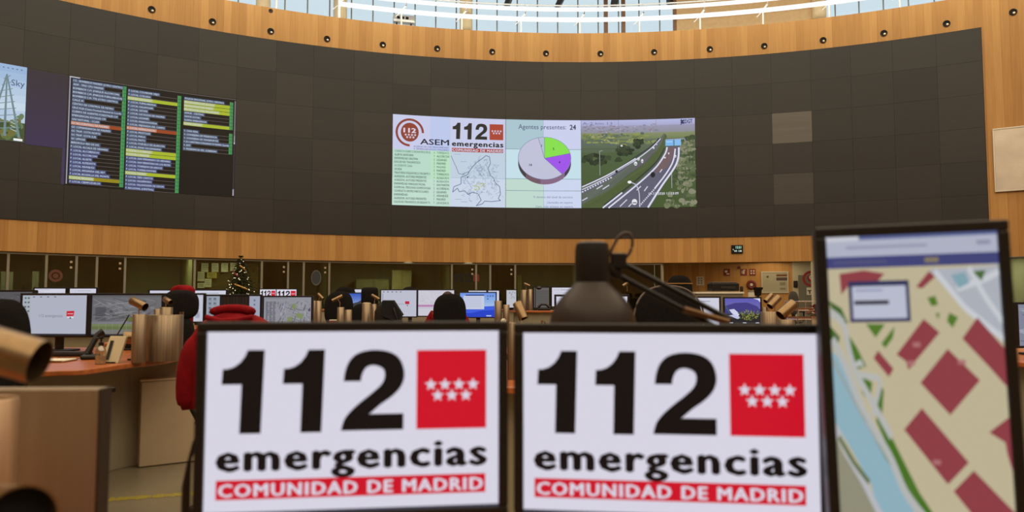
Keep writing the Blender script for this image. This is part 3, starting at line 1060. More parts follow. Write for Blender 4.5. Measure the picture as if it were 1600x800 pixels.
s, z = wall_sz(1151.5, 389.5)
ck = thing('digital_clock', 'small black digital clock on the lower wood band', 'clock', wp(s, z), -s / RAD)
MB().box((0, -0.03, 0), (0.37, 0.06, 0.28)).build('case', BLACK, ck, bevel=0.012)
c = Canvas()
c.rect(-0.17, -0.125, 0.17, 0.125, (6, 10, 8), 0)
c.text('13:51', -0.04, -0.02, 0.085, (170, 226, 196), 2, width=0.17, bold=0.02)
c.text('VI 18', -0.10, 0.09, 0.06, (205, 226, 212), 2, width=0.24, bold=0.02)
c.rect(-0.135, -0.01, -0.115, 0.03, (190, 220, 200), 2)
c.build('clock_face', lambda x, y, l: Vector((x, -0.0615 - .001 * l, -y)), ck)

# ------------------------------------------------------------------ glazed offices under the lintel
GR = RAD + 0.18
s_end = wall_sz(1034, 430, GR)[0]
off_glass = glass_mat('office_glass', (186, 192, 166), 0.06)
olive = mat('office_wall', (128, 125, 112), 0.8, 0, 0.2, 0.05, (1, 1, 1))
struct(arc_block('wall_office', -24, s_end, 0, 2.7, RAD + 3.6, RAD + 3.8, olive))
struct(arc_block('ceiling_office', -24, 24, ZB + 0.14, ZB + 0.3, RAD + 0.25, RAD + 4.2, mat('office_ceiling', (150, 148, 118), 0.8)))
struct(arc_block('trim_7', -22, s_end, ZB - 0.06, ZB + 0.02, GR - 0.06, GR + 0.06, ALU))
struct(arc_block('window_2', -22, s_end, 0.0, ZB - 0.06, GR, GR + 0.012, off_glass))
mull_u = [12, 72, 119, 151, 195, 304, 409, 450, 474.5, 514.5, 706, 744, 766, 805, 905, 1034]
b = MB()
for u in mull_u:
    s = wall_sz(u, 430, GR - 0.04)[0]
    b.box(wp(s, ZB / 2, GR - 0.01), (0.06, 0.09, ZB), -s / RAD)
struct(b.build('trim_8', ALU))
dark_door = mat('dark_door', (44, 36, 26), 0.5, 0, 0.3, 0.1)
n = 1
for u0, u1, m in ((151, 195, dark_door), (409, 450, mat('black_door', (20, 20, 17), 0.5)), (767, 805, mat('olive_door', (40, 42, 26), 0.5)), (72, 119, None), (475, 514.5, None), (706, 744, None)):
    a = wall_sz(u0, 430, GR)[0] + 0.04
    e = wall_sz(u1, 430, GR)[0] - 0.04
    d = struct(arc_block('door_%d' % n, a, e, 0.02, ZB - 0.1, GR + 0.03, GR + 0.06, m or win_glass))
    hb = MB()
    sh = e - 0.1
    for zz in (2.05, 2.2):
        hb.box(wp(sh, zz, GR - 0.07), (0.06, 0.04, 0.06), -sh / RAD)
    h = hb.build('hinge', mat('bright_fitting', (220, 214, 196), 0.25, 0.8))
    h.parent = d
    n += 1
# partitions between offices
b = MB()
for u in (195, 304, 514.5, 706, 905):
    s = wall_sz(u, 430, GR)[0]
    b.box(wp(s, 1.3, RAD + 1.95), (0.1, 3.2, 2.6), -s / RAD)
struct(b.build('wall_partition', mat('partition', (116, 112, 78), 0.8)))
for u, pw in ((40, 26), (95, 14), (250, 70), (356, 56), (430, 14), (600, 90), (725, 30), (850, 46)):
    s = wall_sz(u, 430, RAD + 2)[0]
    P = wp(s, ZB + 0.12, RAD + 0.95)
    area_light('office_light', P, 1.2, pw, (1.0, 0.97, 0.84))


def on_glass(u, v, R):
    s, z = wall_sz(u, v, R)
    return s, z, wp(s, z, R), -s / RAD


# emblems on the glass doors
s, z, P, r = on_glass(87, 431, GR - 0.01)
t = thing('door_emblem', 'round orange emblem on glass door at far left', 'emblem', P, r)
MB().lathe([(0.10, 0.0), (0.14, 0.002), (0.17, 0.0)], (0, 0, 0), 20, M=Matrix.Rotation(PI / 2, 3, 'X')).build('ring', mat('orange_ink', (104, 58, 38), 0.6), t)
MB().lathe([(0.0, 0.001), (0.07, 0.001)], (0, 0, 0), 16, M=Matrix.Rotation(PI / 2, 3, 'X')).build('centre', mat('orange_ink', (104, 58, 38), 0.6), t)
s, z, P, r = on_glass(494, 434, GR - 0.01)
t = thing('door_emblem', 'bluish oval crest on glass door between two narrow mullions', 'emblem', P, r)
m = MB()
M = Matrix.Rotation(PI / 2, 3, 'X') @ Matrix.Diagonal((0.8, 1.25, 1))
m.lathe([(0.0, 0.001), (0.16, 0.001)], (0, 0, 0), 20, M=M)
m.build('crest', mat('blue_grey_ink', (54, 56, 66), 0.6), t)
MB().lathe([(0.165, 0.001), (0.2, 0.001)], (0, 0, 0), 20, M=M).build('border', mat('pale_ink', (92, 94, 88), 0.6), t)
s, z, P, r = on_glass(725, 434, GR - 0.01)
t = thing('door_sign', 'black 112 lettering with red square on glass door', 'sign', P, r)
m = MB()
for dx, G in ((-0.38, ONE), (-0.2, ONE), (0.02, TWO)):
    x0 = min(x for x, y in G)
    m.add([((x - x0) * 0.001 + dx, -0.002, -(y - 305) * 0.0009) for x, y in G], [tuple(range(len(G)))])
m.build('digits', BLACK, t)
MB().box((0.42, -0.002, 0), (0.2, 0.003, 0.24)).build('square', mat('red_ink', (130, 40, 34), 0.6), t)

# board and papers in the fourth office, cabinets in others
s, z, P, r = on_glass(355, 432, RAD + 2.3)
bd = thing('notice_board', 'brown notice board hung with sheets behind glass left of the fir tree', 'board', (P.x, P.y, P.z), r)
MB().box((0, 0.04, -0.02), (2.0, 0.04, 0.95)).build('board', mat('cork', (88, 76, 48), 0.8, 0, 0.2, 0.1), bd, bevel=0.01)
for x, y, w, h, l in ((320, 418, 10, 14, 0), (336, 418, 10, 14, 0), (351, 418, 10, 14, 0), (365, 417, 10, 13, 0), (314, 432, 10, 15, 0), (331, 430, 14, 9, 1), (325, 442, 10, 13, 0), (314, 446, 10, 8, 0)):
    ss, zz, PP, rr = on_glass(x, y, RAD + 2.2)
    q = thing('paper_sheet', 'yellowed sheet on the notice board' if l else 'pale sheet pinned on the brown notice board', 'paper', PP, rr, None if l else 'sheets on the notice board')
    MB().box((0, 0, 0), (w * .0212, 0.006, h * .0212)).build('sheet', PAPER if not l else mat('yellow_paper', (190, 176, 84), 0.8), q)
    mm = MB()
    for k in range(3):
        mm.box((0, -0.004, h * .0212 * (0.25 - .2 * k)), (w * .0145, 0.002, 0.012))
    mm.build('print', mat('grey_ink', (120, 118, 100), 0.8), q)


def cabinet(u0, u1, vt, R, col, name, label, cat):
    s0, zt = wall_sz(u0, vt, R)
    s1, _ = wall_sz(u1, vt, R)
    w = abs(s1 - s0)
    P = wp((s0 + s1) / 2, 0, R)
    t = thing(name, label, cat, P, -(s0 + s1) / 2 / RAD)
    m = mat(name + label[:8], col, 0.6, 0, 0.3, 0.04)
    MB().box((0, 0.25, zt / 2), (w, 0.5, zt)).build('body', m, t, bevel=0.01)
    for k in (-1, 1):
        d = MB().box((k * w / 4, -0.012, zt / 2), (w / 2 - 0.02, 0.024, zt - 0.1)).build('door', m, t, bevel=0.006)
        MB().box((k * 0.06, -0.035, zt * 0.6), (0.02, 0.03, 0.14)).build('handle', ALU, d, bevel=0.004)
    return t


cabinet(611, 645, 422, RAD + 2.6, (176, 166, 122), 'office_cabinet', 'tall cream cupboard lit inside the wide glazed office', 'cupboard')
cabinet(553, 611, 436, RAD + 2.8, (138, 134, 102), 'office_cabinet', 'lower long cupboard left of the tall cream one', 'cupboard')
cabinet(808, 815, 430, RAD + 2.9, (158, 150, 100), 'office_cabinet', 'narrow pale cupboard behind glass right of the olive door', 'cupboard')
cabinet(0, 22, 424, RAD + 2.2, (178, 180, 166), 'office_cabinet', 'greyish cupboard inside the office at the far left', 'cupboard')
cabinet(50, 62, 424, RAD + 2.2, (170, 168, 152), 'office_cabinet', 'narrow cupboard right of the greyish one at far left', 'cupboard')
# recessed downlights in the soffit
for u, lab in ((638, 'bright recessed soffit downlight over the wide glazed office'), (732, 'bright recessed soffit downlight over the 112 glass door')):
    s = wall_sz(u, 410, RAD + 0.08)[0]
    t = thing('soffit_light', lab, 'light', wp(s, ZB, RAD + 0.12), -s / RAD)
    MB().lathe([(0, -0.012), (0.14, -0.012), (0.16, 0.0)], (0, 0, 0), 20).build('diffuser', glow((255, 240, 200), 1.3), t, True)
    MB().lathe([(0.16, 0.0), (0.165, -0.016), (0.185, -0.016), (0.19, 0.0)], (0, 0, 0), 20).build('ring', CHROME, t, True)

# ------------------------------------------------------------------ wood alcove at right under the lintel
AR = RAD + 2.6
s_a1 = wall_sz(1238, 430, AR)[0]
struct(arc_block('wall_alcove', s_end, s_a1, 0, 2.7, AR, AR + 0.2, WOOD))
struct(arc_block('wall_alcove_end', s_a1, s_a1 + 3.0, 0, 2.7, AR - 0.05, AR + 0.15, mat('cream_wall', (196, 186, 158), 0.7)))
b = MB()
b.box(wp(s_end, 1.3, RAD + 1.4), (0.12, 2.4, 2.6), -s_end / RAD)
s = wall_sz(1271.5, 430, RAD + 0.12)[0]
b.box(wp(s, ZB / 2, RAD + 0.12), (0.16, 0.2, ZB), -s / RAD)
struct(b.build('wall_jamb', mat('cream_wall', (196, 186, 158), 0.7)))
area_light('alcove_light', wp(6.4, ZB + 0.1, RAD + 1.3), 2.5, 26, (1.0, 0.82, 0.55))
area_light('alcove_light', wp(8.9, ZB + 0.1, RAD + 1.3), 1.0, 7, (1.0, 0.9, 0.72))
# door with red ring emblem
s0 = wall_sz(1247, 430, AR - 0.05)[0]
s1 = s0 + 1.0
d = struct(arc_block('door_7', s0, s1, 0.0, 2.06, AR - 0.09, AR - 0.05, mat('grey_door', (112, 108, 92), 0.6)))
emb = link('door_emblem', None)
M = Matrix.Rotation(PI / 2, 3, 'X')
sm, zm, P, r = on_glass(1267, 435.5, AR - 0.09)
em = thing('door_emblem', 'big red ring emblem on the grey door at right', 'emblem', P, r)
bpy.data.objects.remove(emb)
c = MB()
RI = mat('emblem_red', (150, 30, 34), 0.6)
c.lathe([(0.20, 0.004), (0.28, 0.004)], (0, 0, 0), 26, M=M)
c.build('outer_ring', RI, em)
MB().lathe([(0.0, 0.004), (0.15, 0.004)], (0.03, 0, 0.02), 20, M=M).build('centre', RI, em)
MB().lathe([(0.04, 0.007), (0.09, 0.007)], (0.03, 0, 0.05), 16, M=M).build('inner_ring', PAPER, em)
sm, zm, P, r = on_glass(1265, 455, AR - 0.09)
t = thing('door_notice', 'small white notice with dark figure under the red ring emblem', 'sign', P, r)
MB().box((0, -0.005, 0), (0.2, 0.01, 0.26)).build('plate', PAPER, t)
MB().box((0, -0.012, 0.02), (0.14, 0.004, 0.03)).box((0, -0.012, -0.04), (0.035, 0.004, 0.11)).build('figure', BLACK, t)
sm, zm, P, r = on_glass(1243, 444, AR - 0.05)
t = thing('door_intercom', 'dark wall intercom left of the grey door', 'intercom', P, r)
MB().box((0, -0.03, 0), (0.14, 0.06, 0.24)).build('body', BLACK, t, bevel=0.02)
MB().box((0, -0.062, 0.03), (0.08, 0.006, 0.07)).build('keypad', DARK, t)

# red safety signs etc on the wood
SIGN = mat('sign_red', (128, 36, 28), 0.6)


def wall_box(name, label, cat, u0, u1, v0, v1, m, R=AR, depth=0.03, group=None):
    s0, z0 = wall_sz(u0, v1, R)
    s1, zz = wall_sz(u1, v0, R)
    t = thing(name, label, cat, wp((s0 + s1) / 2, (z0 + zz) / 2, R), -(s0 + s1) / 2 / RAD, group)
    w, h = s1 - s0, zz - z0
    w *= R / RAD
    MB().box((0, -depth / 2, 0), (w, depth, h)).build('panel', m, t, bevel=min(0.008, depth / 3))
    return t, w, h


for u0, u1, v0, v1, lab, sh in ((1131, 1140.5, 420, 431, 'red safety sign leftmost of three above the printer', 0), (1157, 1167, 420, 430.5, 'red safety sign in the middle with extinguisher figure', 1),
                                (1171, 1180.5, 420, 430.5, 'red safety sign nearest the whiteboard', 2)):
    t, w, h = wall_box('safety_sign', lab, 'sign', u0, u1, v0, v1, SIGN)
    m = MB()
    if sh == 0:
        m.box((-0.03, -0.033, 0.03), (0.09, 0.005, 0.08)).box((0.03, -0.033, -0.06), (0.1, 0.005, 0.04))
    elif sh == 1:
        m.box((0.0, -0.033, -0.01), (0.05, 0.005, 0.12)).box((0.02, -0.033, 0.07), (0.07, 0.005, 0.03)).box((-0.06, -0.033, 0), (0.02, 0.005, 0.12))
    else:
        for a in (-1, 1):
            for b2 in (-1, 1):
                m.box((a * 0.045, -0.033, b2 * 0.045), (0.05, 0.005, 0.05))
    m.build('pictogram', PAPER, t)
t, w, h = wall_box('fire_alarm', 'small red alarm sounder above the safety signs', 'alarm', 1152.5, 1157, 416, 420, mat('dark_red', (96, 24, 20), 0.5), depth=0.08)
MB().lathe([(0, 0.012), (0.03, 0.01), (0.035, 0)], (0, -0.08, 0), 14, M=M).build('dome', SIGN, t, True)
# wall phone / hose reel
sm, zm, P, r = on_glass(1174, 445, AR - 0.03)
t = thing('hose_reel', 'red hose reel on wood wall below the safety signs', 'hose reel', P, r)
MB().lathe([(0.06, 0.02), (0.10, 0.05), (0.14, 0.05), (0.17, 0.02), (0.17, 0.0)], (0, 0, 0), 24, M=M).build('reel', mat('reel_red', (116, 34, 28), 0.5), t, True)
MB().lathe([(0, 0.06), (0.05, 0.055), (0.06, 0.0)], (0, 0, 0), 16, M=M).build('hub', PAPER, t, True)
MB().tube([(0.14, -0.04, 0), (0.17, -0.05, -0.15), (0.15, -0.05, -0.32)], 0.015, 8).build('nozzle', SIGN, t, True)
# calendar
t, w, h = wall_box('wall_calendar', 'pale sheet with dark figures on wood wall by the printer', 'calendar', 1088, 1100, 432, 446, PAPER, depth=0.012)
m = MB()
for a in range(3):
    for b2 in range(2):
        m.box((-0.05 + 0.10 * b2, -0.014, 0.09 - 0.085 * a), (0.05, 0.004, 0.035))
m.build('print', mat('dark_ink', (86, 78, 60), 0.7), t)
# whiteboard
t, w, h = wall_box('whiteboard', 'cream framed whiteboard with coloured blocks on the wood wall', 'whiteboard', 1191, 1230.5, 425, 457, mat('board_cream', (176, 168, 142), 0.4))
MB().frame((0, -0.02, 0), w + 0.05, h + 0.05, 0.045, 0.05).build('frame', mat('board_frame', (196, 188, 164), 0.4), t)
MB().box((w * 0.27, -0.032, h * 0.34), (w * 0.42, 0.004, h * 0.10)).build('brown_block', mat('block_brown', (112, 62, 34), 0.7), t)
MB().box((w * 0.27, -0.032, h * 0.16), (w * 0.42, 0.004, h * 0.15)).build('purple_block', mat('block_purple', (84, 62, 60), 0.7), t)
MB().box((w * 0.30, -0.032, -h * 0.08), (w * 0.22, 0.004, h * 0.15)).box((w * 0.30, -0.032, -h * 0.32), (w * 0.22, 0.004, h * 0.1)).build('grey_block', mat('block_grey', (140, 134, 110), 0.7), t)
m = MB()
for k in range(1, 5):
    m.box((-w * 0.5 + w * 0.11 * k, -0.032, -0.02), (0.012, 0.003, h * 0.7))
for k in range(4):
    m.box((-w * 0.24, -0.032, h * 0.3 - h * 0.2 * k), (w * 0.46, 0.003, 0.01))
m.build('grid', mat('grid_grey', (176, 168, 136), 0.6), t)
MB().box((-w * 0.28, -0.033, h * 0.27), (0.07, 0.004, 0.07)).build('mark', mat('dark_ink', (86, 78, 60), 0.7), t)
# office at the far right edge
struct(arc_block('wall_office_right', s_a1 + 3.0, 20, 0, 2.7, RAD + 2.4, RAD + 2.6, mat('pale_green', (182, 176, 168), 0.8)))
area_light('office_light', wp(13.3, ZB + 0.1, RAD + 1.2), 1.6, 90, (1.0, 0.95, 0.8))
struct(arc_block('window_3', wall_sz(1300, 430, GR)[0], 20, 0.0, ZB - 0.02, GR, GR + 0.012, off_glass))

# ------------------------------------------------------------------ monitors
def flat_map(w, h, y0):
    """canvas 0..1 x 0..1 (y down) on a screen w x h whose face looks to -Y"""
    return lambda x, y, l: Vector((-w / 2 + x * w, y0 - 0.0004 - 0.0003 * l, h / 2 - y * h))


def make_monitor(label, centre, yaw, w, h, pic, group=None, bez=0.014, tilt=0.0, desk=None, stand=True, depth=0.045, k=1.0, roll=0.0, name='monitor'):
    """w x h is the outer size; centre is the middle of the bezel's front"""
    zb = desk if desk is not None else centre[2] - h / 2 - 0.08
    t = thing(name, label, 'monitor', (centre[0], centre[1], zb), yaw, group)
    dz = centre[2] - zb
    Rm = Matrix.Rotation(tilt, 3, 'X') @ Matrix.Rotation(roll, 3, 'Y')
    T = lambda p: Rm @ Vector(p) + Vector((0, 0, dz))

    def put(mb):
        mb.v = [tuple(T(p)) for p in mb.v]
        return mb
    put(MB().box((0, 0.008 + depth / 2, 0), (w * 0.995, depth * 0.7, h * 0.99)).box((0, 0.012 + depth, 0), (w * 0.6, depth * 0.6, h * 0.6))).build('housing', BLACK, t, bevel=0.006)
    put(MB().frame((0, 0.008, 0), w, h, bez, 0.02)).build('bezel', BLACK, t, bevel=0.003)
    c = Canvas()
    pic(c)
    fm = flat_map(w - 2 * bez + 0.001, h - 2 * bez + 0.001, 0.006)
    c.build('screen', lambda x, y, l: T(fm(x, y, l)), t, k)
    if stand:
        MB().box((0, 0.07, dz / 2 + 0.02), (0.06, 0.03, dz + 0.04)).build('stand_neck', BLACK, t, bevel=0.008)
        sb = MB()
        sb.prism([(0.13 * math.copysign(abs(math.cos(a)) ** 0.6, math.cos(a)), 0.07 + 0.1 * math.copysign(abs(math.sin(a)) ** 0.6, math.sin(a))) for a in [2 * PI * i / 28 for i in range(28)]], 0, 0.014)
        sb.build('stand_foot', BLACK, t, bevel=0.004)
    return t


def pic_logo(c):
    c.rect(0, 0, 1, 1, (214, 211, 226), 0)
    draw_logo(c, 0, 0, 1, 1, 1)


def pic_logo_bar(c):
    pic_logo(c)
    c.rect(0.0, 0.985, 1, 1.0, (70, 70, 84), 2)


def pic_desk112(c, x0=0.36, y0=0.45, small=False):
    c.rect(0, 0, 1, 1, (172, 176, 192), 0)
    c.rect(0.01, 0.01, 0.13, 0.98, (164, 174, 182), 1)
    rnd = random.Random(4)
    for k in range(8):
        c.rect(0.03 + 0.05 * (k % 2), 0.05 + 0.11 * (k // 2), 0.06 + 0.05 * (k % 2), 0.09 + 0.11 * (k // 2), (84, 96, 110), 2)
    for k in range(4):
        c.rect(0.16 + 0.11 * k, 0.03, 0.19 + 0.11 * k, 0.055, (90, 96, 110), 2)
    c.text('112 emergencias', 0.27, 0.55, 0.075, (112, 114, 128), 2, width=0.36)
    c.poly([(0.69, 0.40), (0.81, 0.39), (0.80, 0.52), (0.69, 0.53)], (196, 28, 48), 2)
    for k in range(4):
        c.star(0.715 + 0.022 * k, 0.465, 0.011, (232, 220, 224), 3, 1.6)
    c.rect(0.70, 0.54, 0.80, 0.57, (220, 220, 226), 2)
    c.poly([(0.73, 0.585), (0.75, 0.54), (0.77, 0.585)], (60, 60, 70), 3)
    c.rect(0.08, 0.965, 1, 1, (44, 46, 58), 2)


def pic_d112(c):
    c.rect(0, 0, 1, 1, (186, 188, 204), 0)
    for k in range(5):
        c.rect(0.05 + 0.12 * k, 0.04, 0.09 + 0.12 * k, 0.08, (104, 108, 124), 2)
    c.rect(0.03, 0.12, 0.06, 0.6, (150, 158, 170), 1)
    c.text('112 emergencias', 0.3, 0.55, 0.07, (140, 142, 156), 2, width=0.34)
    c.rect(0.68, 0.42, 0.80, 0.53, (184, 30, 62), 2)
    c.rect(0.73, 0.56, 0.76, 0.60, (70, 70, 90), 2)


def pic_graymap(c):
    c.rect(0, 0, 1, 1, (104, 104, 108), 0)
    c.rect(0, 0.0, 1, 0.05, (92, 92, 96), 1)
    rnd = random.Random(8)
    for k in range(46):
        x, y = rnd.uniform(0.1, 0.95), rnd.uniform(0.12, 0.66)
        a = rnd.uniform(-0.6, 0.5)
        l = rnd.uniform(0.1, 0.4)
        x1, y1 = x - l * math.cos(a), y - l * math.sin(a) * 1.4
        x1 = min(max(x1, 0.02), 0.98)
        y1 = min(max(y1, 0.07), 0.7)
        c.line([(x, y), (x1, y1)], rnd.uniform(.006, .016), rnd.choice([(128, 128, 132), (74, 74, 78), (142, 142, 146), (84, 84, 92)]), 2)
    for k in range(26):
        x, y = rnd.uniform(0.1, 0.85), rnd.uniform(0.12, 0.6)
        c.rect(x, y, x + rnd.uniform(.02, .06), y + rnd.uniform(.02, .08), rnd.choice([(78, 78, 80), (120, 120, 124)]), 1)
    c.rect(0.05, 0.3, 0.2, 0.62, (82, 82, 88), 1)
    c.poly([(0.5, 0.56), (0.72, 0.54), (0.74, 0.63), (0.5, 0.66)], (92, 104, 62), 3)
    c.rect(0, 0.66, 1, 0.72, (120, 120, 126), 2)
    c.rect(0, 0.72, 1, 0.78, (112, 124, 84), 2)
    c.rect(0, 0.78, 1, 0.86, (100, 110, 70), 2)
    c.rect(0, 0.86, 1, 0.97, (116, 116, 112), 2)
    for k in range(10):
        c.rect(0.1 * k, 0.70, 0.1 * k + 0.004, 0.97, (136, 138, 128), 3)
    c.rect(0, 0.97, 1, 1, (52, 52, 58), 2)


def pic_fig(c):
    c.rect(0, 0, 1, 1, (190, 192, 208), 0)
    c.rect(0.02, 0.02, 0.98, 0.05, (172, 176, 190), 1)
    c.text('emergencias', 0.10, 0.52, 0.05, (140, 146, 168), 2, width=0.3)
    P = smooth_path([(0.82, 0.36), (0.86, 0.42), (0.93, 0.6), (0.95, 0.8), (0.92, 0.88), (0.87, 0.84), (0.86, 0.68), (0.82, 0.5)], 4, True)
    c.poly(P, (160, 166, 182), 2)
    c.line([(0.80, 0.28), (0.86, 0.42), (0.90, 0.6), (0.92, 0.82)], .008, (120, 128, 150), 3)
    c.line([(0.79, 0.4), (0.86, 0.36)], .008, (120, 128, 150), 3)


def pic_split(c):
    """two narrow side panes and a dark middle window"""
    c.rect(0, 0, 1, 1, (30, 24, 20), 0)
    c.rect(0.0, 0.0, 0.245, 1, (148, 156, 170), 1)
    c.rect(0.245, 0.0, 0.80, 0.9, (30, 22, 18), 1)
    c.rect(0.80, 0.0, 1.0, 1, (156, 160, 180), 1)
    rnd = random.Random(2)
    for k in range(9):
        x = 0.04 + 0.09 * (k % 2)
        y = 0.06 + 0.16 * (k // 2)
        c.rect(x, y, x + 0.05, y + 0.07, (96, 110, 118), 2)
        c.rect(x, y + 0.09, x + 0.06, y + 0.11, (116, 124, 134), 2)
    for k in range(5):
        c.rect(0.88, 0.12 + 0.15 * k, 0.91, 0.18 + 0.15 * k, (100, 106, 128), 2)
    for k in range(9):
        c.rect(0.27 + k * 0.057, 0.02, 0.30 + k * 0.057, 0.86, (36 + 3 * (k % 3), 27 + 2 * (k % 3), 22), 2)


def pic_textmap(c):
    c.rect(0, 0, 1, 1, (142, 142, 152), 0)
    rnd = random.Random(5)
    c.rect(0.03, 0.03, 0.5, 0.05, (110, 110, 122), 1)
    for k in range(22):
        y = 0.16 + 0.036 * k
        for q in range(3):
            x = 0.04 + 0.075 * q
            c.rect(x, y, x + rnd.uniform(0.04, 0.07), y + 0.02, (78, 78, 92), 1)
    for k in range(90):
        x, y = rnd.uniform(0.3, 0.97), rnd.uniform(0.12, 0.95)
        a = rnd.choice([0.3, 0.35, 1.8, 1.9]) + rnd.uniform(-.2, .2)
        l = rnd.uniform(0.05, 0.16)
        x1, y1 = min(0.98, max(0.28, x + l * math.cos(a))), min(.97, max(.1, y + l * 1.5 * math.sin(a)))
        c.line([(x, y), (x1, y1)], rnd.uniform(.006, .02), rnd.choice([(104, 104, 114), (170, 170, 178), (92, 92, 104), (120, 120, 130)]), 1)
    for P in (((0.6, 0.25), (0.67, 0.22), (0.68, 0.42), (0.6, 0.44)), ((0.66, 0.58), (0.84, 0.6), (0.82, 0.8), (0.7, 0.74)), ((0.5, 0.72), (0.6, 0.7), (0.6, 0.9), (0.5, 0.88))):
        c.poly(P, (124, 136, 92), 2)
    c.poly([(0.93, 0.48), (0.98, 0.36), (0.98, 0.52)], (60, 64, 84), 2)


def pic_mountain(c):
    for k in range(8):
        f = k / 7
        c.rect(0, 0.09 * k, 1, 0.09 * (k + 1), (60 + 90 * f, 92 + 80 * f, 190 + 20 * f), 0)
    c.rect(0, 0.7, 1, 1, (38, 52, 130), 0)
    c.poly([(0, 0.2), (0.18, 0.34), (0.32, 0.5), (0.5, 0.42), (0.62, 0.3), (0.8, 0.5), (1, 0.44), (1, 0.8), (0, 0.8)], (58, 62, 66), 1)
    c.poly([(0, 0.5), (0.2, 0.55), (0.45, 0.72), (0.3, 0.85), (0, 0.9)], (44, 44, 42), 2)
    c.poly([(0.35, 0.9), (0.55, 0.72), (0.72, 0.76), (0.8, 1), (0.3, 1)], (120, 150, 214), 2)


def pic_white(c):
    c.rect(0, 0, 1, 1, (206, 206, 222), 0)
    c.rect(0.03, 0.05, 0.5, 0.07, (168, 170, 186), 1)
    for k in range(6):
        c.rect(0.05, 0.16 + 0.12 * k, 0.3 + 0.09 * (k * 7 % 5), 0.19 + 0.12 * k, (182, 184, 200), 1)


def pic_white2(c):
    c.rect(0, 0, 1, 1, (204, 204, 220), 0)
    c.text('112', 0.08, 0.16, 0.07, (150, 156, 168), 1, width=0.16)
    c.rect(0.28, 0.10, 0.8, 0.14, (164, 168, 184), 1)
    for k in range(5):
        c.rect(0.1, 0.26 + 0.14 * k, 0.62 + 0.05 * (k % 3), 0.29 + 0.14 * k, (186, 188, 204), 1)


def pic_pink(c):
    c.rect(0, 0, 1, 1, (200, 198, 210), 0)
    rnd = random.Random(6)
    for k in range(60):
        x, y = rnd.uniform(0.02, 0.9), rnd.uniform(0.05, 0.52)
        c.line([(x, y), (min(.98, x + rnd.uniform(0.03, 0.1)), y + rnd.uniform(-.08, .08))], .008, (178, 178, 192), 1)
    c.rect(0, 0.56, 0.62, 0.66, (190, 150, 186), 1)
    for k in range(9):
        c.rect(0.01 + 0.045 * k, 0.59, 0.045 + 0.045 * k, 0.63, (168, 112, 160), 2)
    c.rect(0, 0.70, 0.8, 0.72, (180, 180, 196), 1)


def pic_bluedesk(c):
    for k in range(6):
        f = k / 5
        c.rect(0, 0.1 * k, 1, 0.1 * (k + 1), (112 + 50 * f, 150 + 40 * f, 226), 0)
    c.rect(0, 0.58, 1, 1, (36, 66, 196), 0)
    c.poly([(0, 0.72), (0.4, 0.66), (0.7, 0.56), (1, 0.54), (1, 0.7), (0.6, 0.74), (0.3, 0.84), (0, 0.82)], (58, 92, 220), 1)
    c.rect(0.16, 0.07, 0.68, 0.12, (36, 62, 130), 3)
    c.rect(0.10, 0.12, 0.68, 0.68, (196, 202, 222), 3)
    for k in range(7):
        c.rect(0.14, 0.18 + 0.065 * k, 0.60, 0.195 + 0.065 * k, (164, 176, 206), 4)
    for k in range(4):
        c.rect(0.76 + 0.07 * (k % 3), 0.10 + 0.12 * (k // 3), 0.80 + 0.07 * (k % 3), 0.16 + 0.12 * (k // 3), (74, 110, 160), 4)
    c.rect(0.74, 0.93, 0.88, 0.97, (190, 206, 236), 4)


def pic_plant(c):
    for k in range(8):
        f = k / 7
        c.rect(0, 0.125 * k, 1, 0.125 * (k + 1), (96 + 20 * f, 92 + 30 * f, 176 - 20 * f), 0)
    c.poly([(0, 0.3), (0.3, 0.18), (0.62, 0.16), (0.9, 0.3), (1, 0.44), (1, 0.62), (0, 0.62)], (64, 60, 128), 1)
    c.rect(0, 0.55, 1, 1, (34, 36, 40), 1)
    c.poly([(0.12, 0.45), (0.26, 0.42), (0.42, 0.62), (0.36, 0.72), (0.2, 0.6)], (206, 208, 232), 2)
    c.poly([(0.1, 0.68), (0.3, 0.62), (0.44, 0.76), (0.36, 0.82)], (188, 192, 222), 2)
    rnd = random.Random(12)
    for k in range(60):
        x, y = rnd.uniform(0.4, 0.95), rnd.uniform(0.52, 0.86)
        a = rnd.uniform(0, 3.14)
        c.line([(x, y), (x + .07 * math.cos(a), y - .1 * math.sin(a))], [.035, .006], rnd.choice([(92, 110, 50), (124, 132, 60), (60, 78, 40), (150, 146, 74)]), 3)
    c.line([(0.02, 0.3), (0.15, 0.62)], .02, (60, 110, 70), 3)
    for x in (0.12, 0.5, 0.86):
        c.rect(x, 0.95, x + .1, 0.98, (206, 208, 226), 3)
    c.poly([(0.8, 0.0), (1, 0.0), (1, 0.16), (0.94, 0.06)], (214, 214, 236), 2)


def pic_darkmap(c):
    c.rect(0, 0, 1, 1, (84, 84, 88), 0)
    rnd = random.Random(9)
    for k in range(40):
        x, y = rnd.uniform(0.05, 0.9), rnd.uniform(0.05, 0.9)
        c.line([(x, y), (min(.97, x + rnd.uniform(-.02, .2)), min(.97, y + rnd.uniform(0, .2)))], .015, rnd.choice([(122, 122, 128), (58, 58, 62)]), 1)


def pic_grey(c):
    c.rect(0, 0, 1, 1, (88, 86, 84), 0)
    c.rect(0.05, 0.06, 0.95, 0.10, (104, 102, 100), 1)
    for k in range(6):
        c.rect(0.08, 0.2 + 0.11 * k, 0.9, 0.22 + 0.11 * k, (80, 78, 76), 1)


def pic_scribble(c):
    c.rect(0, 0, 1, 1, (186, 188, 196), 0)
    rnd = random.Random(10)
    for k in range(14):
        x, y = rnd.uniform(0.25, 0.8), rnd.uniform(0.12, 0.5)
        c.line([(x, y), (x + rnd.uniform(-.15, .15), y + rnd.uniform(-.12, .12))], .03, (96, 100, 120), 1)


